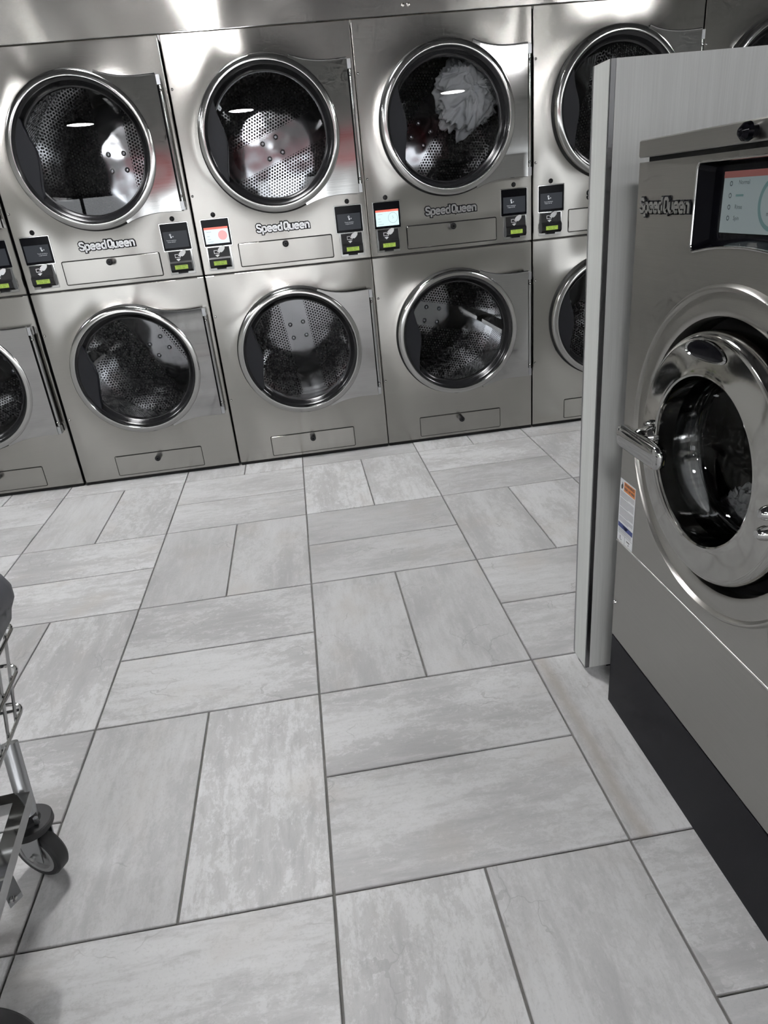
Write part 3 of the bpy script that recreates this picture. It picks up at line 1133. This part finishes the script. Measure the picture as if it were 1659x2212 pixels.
def cloth_blob(name, mat, loc, size, label, cat, seed, fold=0.32, sub=5, rot=(0, 0, 0), group=None, freq=1.5):
    import bmesh
    bm = bmesh.new()
    bmesh.ops.create_icosphere(bm, subdivisions=sub, radius=1)
    off = Vector((seed * 3.1, seed * 1.7, seed * 5.3))
    for v in bm.verts:
        p = v.co.copy()
        q = p * freq + off
        wv = Vector((noise.noise(q), noise.noise(q + Vector((9, 0, 0))), noise.noise(q + Vector((0, 9, 0)))))
        big = noise.noise(p * 0.8 + off)
        e = p + wv * 0.9
        f1 = 1 - abs(noise.noise(Vector((e.x * 1.2, e.y * 2.0, e.z * 2.9)) + off)) * 2.2
        f2 = 1 - abs(noise.noise(Vector((e.x * 4.6, e.y * 3.0, e.z * 2.2)) - off)) * 2
        r = 0.80 + 0.50 * big + fold * (f1 - 0.5) + fold * 0.4 * (f2 - 0.5)
        v.co = Vector((p.x * size[0], p.y * size[1], p.z * size[2])) * r
    me = bpy.data.meshes.new(name)
    bm.to_mesh(me)
    bm.free()
    me.materials.append(mat)
    me.shade_smooth()
    o = obj(name, me, None, loc, rot)
    tag(o, label, cat, group)
    return o


cloth_blob('laundry_bundle', M['cloth'], (1.028, 0.285, 1.658), (0.152, 0.11, 0.195), 'crumpled pale grey laundry tumbling behind the glass of an upper dryer door', 'laundry', 2.4, fold=0.34, sub=6, rot=(0, R_(35), 0), freq=1.1)

# stainless header above the dryers
hd = MB().box(SEAM[0] - 0.4, SEAM[-1] + 1.2, YW - 0.002, YW + 0.012, 1.9368, 2.75)
ho = obj('header_panel', hd.mesh('header_panel', M['steel_head'], False))
tag(ho, 'long brushed stainless header panel running above all the dryers', 'panel')
obj('header_flange', MB().box(SEAM[0] - 0.4, SEAM[-1] + 1.2, YW - 0.0045, YW - 0.0015, 1.9368, 1.9393).mesh('header_flange', M['plate'], False), ho)
for x in (0.712, 0.735):
    obj('rivet', MB().lathe([(0.0001, -0.003), (0.006, -0.002), (0.008, 0.0)], 0, 0, 14).mesh('rivet', M['steel_head']), ho, (x, YW - 0.002, 1.972))

# ------------------------------------------------------------------ end panel of the washer island
PX, PY0, PY1, PZ0, PZ1 = 0.728, -1.928, -1.846, 0.021, 1.427
ep = thing('end_panel', 'tall pale grey laminate end panel beside the washer', 'panel', (PX, PY0, 0))


def loc_box(b, x0, x1, y0, y1, z0, z1):
    return b.box(x0 - PX, x1 - PX, y0 - PY0, y1 - PY0, z0, z1)


obj('front_sheet', loc_box(MB(), PX + 0.011, 1.95, PY0, PY0 + 0.02, PZ0, PZ1).mesh('front_sheet', M['laminate'], False), ep)
obj('back_sheet', loc_box(MB(), PX + 0.011, 1.95, PY1 - 0.02, PY1, PZ0, PZ1).mesh('back_sheet', M['laminate'], False), ep)
obj('edge_strip', loc_box(MB(), PX, PX + 0.012, PY0 + 0.006, PY1 - 0.006, PZ0, PZ1).mesh('edge_strip', M['laminate_edge'], False), ep)
obj('core', loc_box(MB(), PX + 0.012, 1.95, PY0 + 0.02, PY1 - 0.02, PZ0 + 0.001, PZ1 - 0.001).mesh('core', M['laminate'], False), ep)
obj('corner_trim', loc_box(MB(), PX + 0.001, PX + 0.011, PY0 + 0.001, PY0 + 0.006, PZ0, PZ1).mesh('corner_trim', M['reveal'], False), ep)
obj('corner_trim', loc_box(MB(), PX - 0.0005, PX + 0.011, PY1 - 0.006, PY1, PZ0, PZ1).mesh('corner_trim', M['zinc'], False), ep)
obj('support_foot', loc_box(MB(), PX + 0.07, 1.9, PY0 + 0.02, PY1 - 0.02, 0.0, PZ0 + 0.002).mesh('support_foot', M['plinth'], False), ep)

# ------------------------------------------------------------------ washer
WX, WY = 0.742, -2.37
pl = thing('washer_base', 'black steel base on the floor beneath the washer', 'base', (WX, WY, 0), -PI / 2)
obj('front_plate', MB().slab([(-0.333, 0), (0.40, 0), (0.40, 0.205), (-0.333, 0.205)], 0.002, 0.012, 0.001).mesh('front_plate', M['plinth'], False), pl)
obj('box_frame', MB().box(-0.333, 0.40, 0.012, 0.75, 0, 0.202).mesh('box_frame', M['plinth'], False), pl)

wa = thing('washing_machine', 'front-loading stainless washer with round chrome door and touch screen', 'washer', (WX, WY, 0), -PI / 2)
WH = 0.3315
DZ = 0.785
obj('cabinet', MB().box(-WH + 0.002, WH - 0.002, 0.50, 0.72, 0.212, 1.245).box(-WH + 0.002, -WH + 0.012, 0.012, 0.5, 0.212, 1.245).box(WH - 0.012, WH - 0.002, 0.012, 0.5, 0.212, 1.245).box(-WH + 0.002, WH - 0.002, 0.012, 0.5, 1.238, 1.245).mesh('cabinet', M['cabinet'], False), wa)
obj('lower_panel', MB().slab([(-WH, 0.211), (WH, 0.211), (WH, 0.4685), (-WH, 0.4685)], 0.0, 0.012, 0.002).mesh('lower_panel', M['steel_wash'], False), wa)
obj('panel_ledge', MB().tube([(-WH, 0.001, 0.4705), (WH, 0.001, 0.4705)], 0.0030, 8).mesh('panel_ledge', simple('ledge_bright', (0.85, 0.84, 0.82), 0.38, 1)), wa)


def disp_outline(ex=0.0):
    x, z0, z1, r = 0.135 + ex, 1.106 - ex, 1.2355 + ex, 0.010
    pts = []
    for i in range(17):
        t = i / 16
        xx = -x + r + (2 * x - 2 * r) * t
        pts.append((xx, z0 + 0.012 * 4 * t * (1 - t)))
    for c, a in (((x - r, z0 + r), -PI / 2), ((x - r, z1 - r), 0), ((-x + r, z1 - r), PI / 2), ((-x + r, z0 + r), PI)):
        rng = range(1, 6) if a == -PI / 2 else range(0, 6)
        if a == PI:
            rng = range(0, 5)
        for i in rng:
            t = a + PI / 2 * i / 5
            pts.append((c[0] + r * math.cos(t), c[1] + r * math.sin(t)))
    return pts


fp = MB()
ZS = 1.072
fp.plate_hole(-WH, WH, 0.473, ZS, circ(0, DZ, 0.240, 96), 0.0, 0.012, 0.00003, (0, DZ))
fp.plate_hole(-WH, WH, ZS, 1.246, disp_outline(), 0.0, 0.012, 0.00003, (0, 1.17))
obj('front_panel', fp.mesh('front_panel', M['steel_wash'], False), wa)
# pressed dish round the door
bz = MB().lathe([(0.2815, 0.0002), (0.2795, -0.0055), (0.2765, -0.0085), (0.2735, -0.0085), (0.2710, -0.0055), (0.2690, -0.0012), (0.266, -0.0008), (0.256, -0.0016), (0.244, -0.0036), (0.237, -0.0036), (0.2325, -0.001), (0.2305, 0.006), (0.230, 0.02)], 0, DZ, 120)
obj('bezel', bz.mesh('bezel', M['steel_wash']), wa)
obj('door_recess', MB().lathe([(0.2305, 0.018), (0.2305, 0.05), (0.15, 0.05)], 0, DZ, 96).mesh('door_recess', M['gap']), wa)

wd = obj('door', MB().lathe([(0.190, 0.035), (0.207, 0.028), (0.2125, 0.005), (0.2125, -0.010), (0.2105, -0.018), (0.2065, -0.0235), (0.2010, -0.0265), (0.1985, -0.0268),
                             (0.1560, -0.0300), (0.1500, -0.0325), (0.1455, -0.0335), (0.1425, -0.0320), (0.1412, -0.028), (0.1405, -0.02)], 0, 0, 120).mesh('washer_door', M['wdoor']), wa, (0, 0, DZ))
obj('door_collar', MB().lathe([(0.1408, -0.026), (0.140, -0.012), (0.137, 0.02), (0.132, 0.035), (0.128, 0.05)], 0, 0, 96).mesh('door_collar', M['chrome']), wd)
obj('door_boot', MB().lathe([(0.129, 0.045), (0.134, 0.060), (0.160, 0.068), (0.185, 0.075), (0.215, 0.080)], 0, 0, 96).mesh('door_boot', M['gasket']), wd)
gl = MB().lathe([(0.1385, 0.004), (0.134, 0.03), (0.120, 0.055), (0.09, 0.075), (0.05, 0.085), (0.0001, 0.088)], 0, 0, 72)
obj('glass_bowl', gl.mesh('glass_bowl', M['wglass']), wd)
# oval thumb dimple above the window
ov = MB()
k = 40
vs, fs = [], []
ringsd = [(1.0, -0.0328), (0.93, -0.0345), (0.86, -0.0325), (0.6, -0.0322), (0.3, -0.0321)]
for s, y in ringsd:
    for i in range(k):
        a = 2 * PI * i / k
        x, z = 0.058 * math.cos(a), 0.0165 * math.sin(a)
        x, z = x * s, z * s
        zz = z + 0.182 - ((x - 0.0) ** 2) / (2 * 0.33)
        vs.append((x - 0.018, y + 0.0035, zz))
for j in range(len(ringsd) - 1):
    for i in range(k):
        l = (i + 1) % k
        fs.append((j * k + i, j * k + l, (j + 1) * k + l, (j + 1) * k + i))
fs.append(tuple(range((len(ringsd) - 1) * k, len(ringsd) * k)))
dm = obj('badge_rim', ov.add(vs, fs).mesh('badge_rim', M['chrome']), wd)
dv = MB()
vs = []
for s, y in ((0.85, -0.0334), (0.6, -0.0342), (0.3, -0.0346)):
    for i in range(k):
        a = 2 * PI * i / k
        x, z = 0.058 * math.cos(a) * s, 0.0165 * math.sin(a) * s
        vs.append((x - 0.018, y + 0.0035, z + 0.182 - (x * x) / (2 * 0.33)))
fs = []
for j in range(2):
    for i in range(k):
        l = (i + 1) % k
        fs.append((j * k + i, j * k + l, (j + 1) * k + l, (j + 1) * k + i))
fs.append(tuple(range(2 * k, 3 * k)))
obj('badge_face', dv.add(vs, fs).mesh('badge_face', M['black_gloss']), wd)
# handle
obj('handle_hub', MB().lathe([(0.0001, -0.060), (0.013, -0.060), (0.016, -0.056), (0.0165, -0.042), (0.019, -0.037), (0.020, -0.024)], -0.160, -0.004, 28).mesh('handle_hub', M['chrome']), wd)
hb = MB()
prof = []
for i in range(16):
    a = 2 * PI * i / 16
    ca, sa = math.cos(a), math.sin(a)
    prof.append((0.0115 * math.copysign(abs(ca) ** 0.55, ca), 0.0225 * math.copysign(abs(sa) ** 0.75, sa)))
vs, fs = [], []
xs = [(-0.228, 0.35), (-0.224, 0.72), (-0.217, 0.93), (-0.207, 1.0), (-0.150, 1.0), (-0.084, 1.0), (-0.072, 0.93), (-0.065, 0.75), (-0.061, 0.4)]
for x, s in xs:
    for y, z in prof:
        vs.append((x, -0.060 + y * s, -0.016 + z * s))
for j in range(len(xs) - 1):
    for i in range(16):
        l = (i + 1) % 16
        fs.append((j * 16 + i, (j + 1) * 16 + i, (j + 1) * 16 + l, j * 16 + l))
fs.append(tuple(range(16)))
fs.append(tuple(reversed(range((len(xs) - 1) * 16, len(xs) * 16))))
obj('handle', hb.add(vs, fs).mesh('handle', M['chrome'], True, 50), wd)
obj('handle_rivet', MB().lathe([(0.0001, -0.044), (0.004, -0.043), (0.0062, -0.038), (0.0062, -0.024)], -0.158, 0.022, 14).mesh('handle_rivet', M['chrome']), wd)
for z in (-0.012, -0.045):
    obj('hinge_bolt', MB().lathe([(0.0001, -0.043), (0.006, -0.042), (0.010, -0.036), (0.012, -0.026)], 0.180, z, 18).mesh('hinge_bolt', M['chrome']), wd)
# drum behind the window
wdr = obj('drum', MB().lathe([(0.205, 0.082), (0.245, 0.086), (0.272, 0.10), (0.272, 0.44), (0.23, 0.455), (0.0001, 0.46)], 0, 0, 72).mesh('drum', simple('wash_drum', (0.035, 0.035, 0.038), 0.3, 1)), wa, (0, 0, DZ))
# touch screen
dsp = obj('display', (lambda b: b)(MB()).add(
    [(x, 0.0, z) for x, z in disp_outline()] + [(x * 0.90, 0.022, (z - 1.17) * 0.86 + 1.172) for x, z in disp_outline()], []).mesh('display', M['black_gloss'], False), wa)
me = dsp.data
n = len(disp_outline())
me2 = MB().add([tuple(v.co) for v in me.vertices], [tuple(range(n, 2 * n))] + [(i, (i + 1) % n, n + (i + 1) % n, n + i) for i in range(n)]).mesh('display', M['black_gloss'], False)
dsp.data = me2
ol = disp_outline(0.001)
obj('display_rim', MB().tube([(x, -0.0005, z) for x, z in ol], 0.0022, 8, True).mesh('display_rim', M['plate']), dsp)
sx0, sx1, sz0, sz1 = -0.092, 0.092, 1.1335, 1.2195
obj('screen', MB().slab([(sx0, sz0), (sx1, sz0), (sx1, sz1), (sx0, sz1)], 0.0195, 0.0215).mesh('screen', M['scr_wash'], False), dsp)
obj('screen_header', MB().box(sx0, sx1, 0.0190, 0.0196, sz1 - 0.009, sz1).mesh('screen_header', M['scr_redw'], False), dsp)
obj('dial', MB().lathe([(0.0365, 0.0190), (0.0305, 0.0190)], 0.034, 1.174, 56).mesh('dial', M['scr_teal'], False), dsp)
obj('lettering', text_mesh('7', 0.026, M['scr_inkw']), dsp, (0.034, 0.0188, 1.181))
obj('lettering', text_mesh('minutes', 0.0095, M['scr_inkw']), dsp, (0.034, 0.0188, 1.161))
for txt, z, x in (('Normal', 1.2035, -0.040), ('Rinse', 1.170, -0.048), ('Spin', 1.1545, -0.051)):
    obj('lettering', text_mesh(txt, 0.0085, M['scr_inkw']), dsp, (x, 0.0188, z))
obj('menu_mark', MB().box(-0.058, -0.040, 0.0189, 0.0194, 1.1845, 1.1875).mesh('menu_mark', M['scr_teal'], False), dsp)
for z in (1.2025, 1.186, 1.170, 1.1545):
    obj('menu_icon', MB().lathe([(0.0036, 0.0189), (0.0022, 0.0189)], -0.072, z, 16).mesh('menu_icon', M['scr_inkw'], False), dsp)
# soap hopper lid
obj('hopper_lid', MB().slab(rrect(-0.3135, 0.32, 1.2535, 1.2815, 0.003, 3), -0.012, 0.40, 0.002).mesh('hopper_lid', M['steel_wash']), wa)
obj('lid_gap', MB().box(-0.30, 0.31, 0.002, 0.40, 1.245, 1.2536).mesh('lid_gap', M['gap'], False), wa)
obj('lid_knob', MB().lathe([(0.0001, -0.036), (0.006, -0.035), (0.0115, -0.029), (0.0125, -0.022), (0.0085, -0.014), (0.008, -0.008)], 0.018, 1.267, 28).mesh('lid_knob', M['black_gloss']), wa)
wl = obj('badge', badge_mesh(0.170, 0.205, 0.0045, M['letters']), wa, (-0.228, 0.0, 1.1735))
obj('badge_outline', badge_mesh(0.170, 0.205, 0.003, M['letters_edge'], 0.075), wl)
for z in (0.306,):
    obj('screw', CACHE['screw'], wa, (-WH + 0.010, 0, z))
# warning sticker
stx = (-0.331 + 0.001, -0.2585, 0.4755, 0.6255)
st = obj('warning_sticker', MB().slab([(stx[0], stx[2]), (stx[1], stx[2]), (stx[1], stx[3]), (stx[0], stx[3])], -0.0008, 0.001).mesh('sticker', M['sticker'], False), wa)
x0, x1, z0, z1 = stx
ww = x1 - x0


def on_sticker(name, mat, a0, a1, b0, b1):
    return obj(name, MB().box(x0 + ww * a0, x0 + ww * a1, -0.0011, -0.0006, z1 - (z1 - z0) * b1, z1 - (z1 - z0) * b0).mesh(name, M[mat], False), st)


on_sticker('sticker_band', 'sticker_or', 0.27, 0.97, 0.02, 0.165)
on_sticker('sticker_band', 'sticker_bl', 0.03, 0.97, 0.70, 0.775)
obj('lettering', text_mesh('WARNING', 0.0085, M['sticker_ink'], 0.0003, width=0.044), st, (x0 + ww * 0.62, -0.0013, z1 - 0.0080))
obj('lettering', text_mesh('RISK OF FIRE', 0.0075, M['sticker_ink'], 0.0003, width=0.046), st, (x0 + ww * 0.62, -0.0013, z1 - 0.0180))
on_sticker('band_mark', 'sticker', 0.36, 0.66, 0.715, 0.733)
on_sticker('band_mark', 'sticker', 0.42, 0.60, 0.743, 0.760)
fl = MB().slab([(0.0, 0.0), (0.006, 0.002), (0.0075, 0.008), (0.004, 0.018), (0.003, 0.012), (-0.001, 0.009), (-0.0015, 0.004)], -0.0004, 0)
obj('flame_symbol', fl.mesh('flame', M['sticker_ink'], False), st, (x0 + ww * 0.10, -0.0008, z1 - 0.0235))
tl = MB()
rs = random.Random(5)
zz = 0.19
for blk, cnt in ((0, 5), (1, 7), (2, 7), (3, 4)):
    for q in range(cnt):
        e = 0.95 if q < cnt - 1 else rs.uniform(0.35, 0.7)
        tl.box(x0 + ww * 0.05, x0 + ww * e, -0.0010, -0.0006, z1 - (z1 - z0) * (zz + 0.009), z1 - (z1 - z0) * zz)
        zz += 0.0195
    zz += 0.012
for q in range(4):
    b0 = 0.79 + q * 0.017
    tl.box(x0 + ww * 0.05, x0 + ww * 0.9, -0.0010, -0.0006, z1 - (z1 - z0) * (b0 + 0.007), z1 - (z1 - z0) * b0)
obj('small_print', tl.mesh('small_print', M['sticker_grey'], False), st)
sy = MB()
sy.box(x0 + ww * 0.02, x0 + ww * 0.98, -0.0010, -0.0006, z0 + 0.0195, z0 + 0.0200).box(x0 + ww * 0.498, x0 + ww * 0.505, -0.0010, -0.0006, z0 + 0.001, z0 + 0.0195)
sy.box(x0 + ww * 0.18, x0 + ww * 0.21, -0.0010, -0.0006, z0 + 0.005, z0 + 0.014).box(x0 + ww * 0.21, x0 + ww * 0.30, -0.0010, -0.0006, z0 + 0.004, z0 + 0.0055)
sy.box(x0 + ww * 0.62, x0 + ww * 0.82, -0.0010, -0.0006, z0 + 0.011, z0 + 0.0135).box(x0 + ww * 0.74, x0 + ww * 0.77, -0.0010, -0.0006, z0 + 0.004, z0 + 0.008)
obj('pictogram', sy.mesh('pictogram', M['sticker_ink'], False), st)

# washing inside the washer drum
cloth_blob('wet_towel', M['cloth_w'], (WX + 0.135, WY + 0.100, DZ - 0.165), (0.045, 0.070, 0.060), 'wet white towel lying at the bottom of the washer drum', 'towel', 1.3, sub=5)
cloth_blob('wet_shirt', M['cloth_y'], (WX + 0.150, WY - 0.020, DZ - 0.160), (0.055, 0.050, 0.070), 'wet yellowish shirt beside the white towel in the washer drum', 'shirt', 6.2, sub=5)

# ------------------------------------------------------------------ laundry cart
ct = thing('laundry_cart', 'chrome wire laundry cart with dark grey rim at the left edge', 'cart', (-0.60, -2.26, 0), R_(5.0))
# local frame: origin at the front right caster; x to the left is negative, y towards the camera is negative
CW, CL = 0.44, 0.40


def rloop(x0, x1, y0, y1, z, r, k=5):
    return [(x, y, z) for x, y in rrect(x0, x1, y0, y1, r, k)]


def ext(z):            # flare of the basket with height
    t = (z - 0.30) / 0.32
    return 0.002 + 0.066 * t, 0.162 - 0.005 * t


for z in (0.322, 0.420, 0.520):
    ex, ey = ext(z)
    obj('basket_hoop', MB().tube(rloop(-CW - ex, ex, -CL - 0.10 - ex, ey, z, 0.035), 0.0038, 8, True).mesh('hoop', M['chrome']), ct)


def corner_r(p, c=0.035):
    return p


zb, zt = 0.318, 0.60
e0x, e0y = ext(zb)
e1x, e1y = ext(zt)
N1, N2 = 9, 11
for i in range(N1):
    t = (i + 0.5) / N1
    xa = -CW - e0x + 0.02 + (CW + 2 * e0x - 0.04) * t
    xb = -CW - e1x + 0.02 + (CW + 2 * e1x - 0.04) * t
    for (ya, yb) in ((e0y - 0.004, e1y - 0.004), (-CL - 0.10 - e0x + 0.004, -CL - 0.10 - e1x + 0.004)):
        obj('basket_wire', MB().tube([(xa, ya, zb), (xb, yb, zt)], 0.0034, 6).mesh('wire', M['chrome']), ct)
for i in range(N2):
    t = (i + 0.5) / N2
    ya = -CL - 0.10 - e0x + 0.03 + (CL + 0.10 + e0x + e0y - 0.06) * t
    yb = -CL - 0.10 - e1x + 0.03 + (CL + 0.10 + e1x + e1y - 0.06) * t
    for (xa, xb) in ((e0x - 0.004, e1x - 0.004), (-CW - e0x + 0.004, -CW - e1x + 0.004)):
        obj('basket_wire', MB().tube([(xa, ya, zb), (xb, yb, zt)], 0.0034, 6).mesh('wire', M['chrome']), ct)
for i in range(6):
    y = -CL - 0.08 + (CL + 0.22) * i / 5
    obj('bottom_wire', MB().tube([(-CW - 0.004, y, zb), (0.004, y, zb)], 0.0034, 6).mesh('wire', M['chrome']), ct)
# plastic rim: swept section
sec = [(-0.032, -0.002), (-0.026, 0.010), (-0.008, 0.014), (0.006, 0.007), (0.013, -0.012), (0.012, -0.030), (0.003, -0.048), (-0.002, -0.066), (-0.010, -0.068), (-0.016, -0.050), (-0.018, -0.012)]
base = rrect(-CW - e1x, e1x, -CL - 0.10 - e1x, e1y, 0.05, 8)
rm = MB()
vs, fs = [], []
m = len(base)
for i in range(m):
    p0, p1, p2 = Vector(base[i - 1]), Vector(base[i]), Vector(base[(i + 1) % m])
    tdir = (p2 - p0).normalized()
    nrm = Vector((tdir.y, -tdir.x))
    for s, z in sec:
        vs.append((p1.x + nrm.x * s * 1.25, p1.y + nrm.y * s * 1.25, 0.630 + z * 1.2))
q = len(sec)
for i in range(m):
    j = (i + 1) % m
    for k in range(q):
        l = (k + 1) % q
        fs.append((i * q + k, j * q + k, j * q + l, i * q + l))
obj('rim', rm.add(vs, fs).mesh('rim', M['rim'], True, 50), ct)
# legs, frame, casters
LEGS = ((0.0, 0.0), (-CW, 0.0))
REAR = ((-0.03, -0.392), (-CW + 0.03, -0.392))
for x, y in REAR:
    obj('leg', MB().tube([(x, y, 0.05), (x, y + 0.02, 0.31)], 0.013, 14).mesh('leg', M['zinc']), ct)
for x, y in LEGS:
    front = y > -0.1
    obj('leg', MB().tube([(x + 0.004, y + 0.002, 0.150), (x - 0.006 if front else x - 0.03, y + (0.060 if front else 0.02), 0.30)], 0.0165, 16).mesh('leg', M['zinc']), ct)


def square_tube(a, b, s=0.0135):
    a, b = Vector(a), Vector(b)
    d = (b - a).normalized()
    side = d.cross(Vector((0, 0, 1))).normalized() * s
    u = Vector((0, 0, s))
    vs = []
    for p in (a, b):
        vs += [p + side + u, p - side + u, p - side - u, p + side - u]
    return MB().add(vs, [(0, 1, 2, 3), (7, 6, 5, 4)] + [(i, (i + 4), (i + 1) % 4 + 4, (i + 1) % 4) for i in range(4)])


for a, b in (((0.010, 0.0, 0.205), (0.020, -0.36, 0.205)), ((-CW - 0.01, 0.0, 0.205), (-CW - 0.02, -0.36, 0.205)), ((0.0, -0.002, 0.200), (-CW, -0.002, 0.200)), ((0.02, -0.36, 0.2), (-CW - 0.02, -0.36, 0.2))):
    obj('frame_tube', square_tube(a, b).mesh('frame_tube', M['chrome'], False), ct)
br = MB()
vs = []
for (p, wdt) in (((-0.040, -0.085, 0.215), 0.014), ((0.012, -0.168, 0.130), 0.014)):
    p = Vector(p)
    for s, dz in ((-1, 0), (1, 0), (1, -0.012), (-1, -0.012)):
        vs.append((p.x + s * wdt * 0.6, p.y + s * wdt * 0.75, p.z + dz))
br.add(vs, [(0, 1, 2, 3), (7, 6, 5, 4)] + [(i, (i + 4), (i + 1) % 4 + 4, (i + 1) % 4) for i in range(4)])
bk = obj('brace_bar', br.mesh('brace_bar', M['zinc'], False), ct)
obj('brace_bolt', MB().lathe([(0.0001, -0.006), (0.005, -0.005), (0.006, 0.002)], 0, 0, 12).mesh('brace_bolt', M['chrome']), bk, (0.013, -0.174, 0.135))


def caster(x, y, az):
    """az: direction the wheel axle points, in the cart frame"""
    c = obj('caster', cached('cfork', lambda: MB().slab([(-0.022, 0.050), (0.022, 0.050), (0.034, 0.126), (-0.034, 0.126)], -0.0205, -0.0180).slab([(-0.022, 0.050), (0.022, 0.050), (0.034, 0.126), (-0.034, 0.126)], 0.0180, 0.0205).box(-0.034, 0.034, -0.0205, 0.0205, 0.1245, 0.1275).mesh('caster_fork', M['zinc'], False)), ct, (x, y, 0))
    c.rotation_euler.z = az + PI / 2
    obj('bumper', cached('cbump', lambda: (lambda b: (setattr(b, 'v', [(x, z, y) for x, y, z in b.v]), setattr(b, 'f', [tuple(reversed(q)) for q in b.f]), b)[2])(MB().lathe([(0.0001, 0.128), (0.043, 0.128), (0.0455, 0.131), (0.0455, 0.142), (0.043, 0.145), (0.024, 0.146), (0.020, 0.150), (0.019, 0.162), (0.0001, 0.162)], 0, 0, 40)).mesh('bumper', M['rubber'])), c)
    wz, off = 0.0605, 0.0
    obj('tyre', cached('tyre', lambda: MB().lathe([(0.047, -0.016), (0.056, -0.0155), (0.060, -0.011), (0.0605, 0), (0.060, 0.011), (0.056, 0.0155), (0.047, 0.016), (0.047, -0.016)], 0, 0.0605, 48).mesh('tyre', M['rubber'])), c)
    obj('wheel_disc', cached('wdisc', lambda: MB().lathe([(0.0001, -0.0125), (0.012, -0.0125), (0.014, -0.009), (0.036, -0.009), (0.038, -0.0155), (0.0475, -0.0155), (0.0475, 0.0155), (0.038, 0.0155), (0.036, 0.009), (0.0001, 0.009)], 0, 0.0605, 48).mesh('wheel_disc', M['hub'])), c)
    obj('axle', cached('axle', lambda: MB().tube([(0, -0.026, 0.0605), (0, 0.026, 0.0605)], 0.0065, 6).mesh('axle', M['chrome'], False)), c)
    for sx in (-1, 1):
        obj('bolt', cached('cbolt', lambda: MB().tube([(0, 0, 0.146), (0, 0, 0.160)], 0.0055, 6).mesh('caster_bolt', M['zinc'], False)), c, (sx * 0.024, 0, 0))


AX = math.atan2(-0.89, -0.45) - R_(5)
caster(0.0, 0.0, AX)
caster(-CW, 0.0, AX + 0.3)


def rear_wheel(x, y, az):
    c = obj('wheel', CACHE['tyre'], ct, (x, y, 0))
    c.rotation_euler.z = az + PI / 2
    obj('wheel_disc', CACHE['wdisc'], c)
    obj('axle', CACHE['axle'], c)


rear_wheel(0.020, -0.370, AX + 0.25)
rear_wheel(-CW - 0.06, -0.388, AX + 0.25)
obj('rear_axle', MB().tube([(0.050, -0.392, 0.0605), (-CW - 0.05, -0.392, 0.0605)], 0.007, 10).mesh('rear_axle', M['zinc']), ct)
bpy.context.view_layer.update()
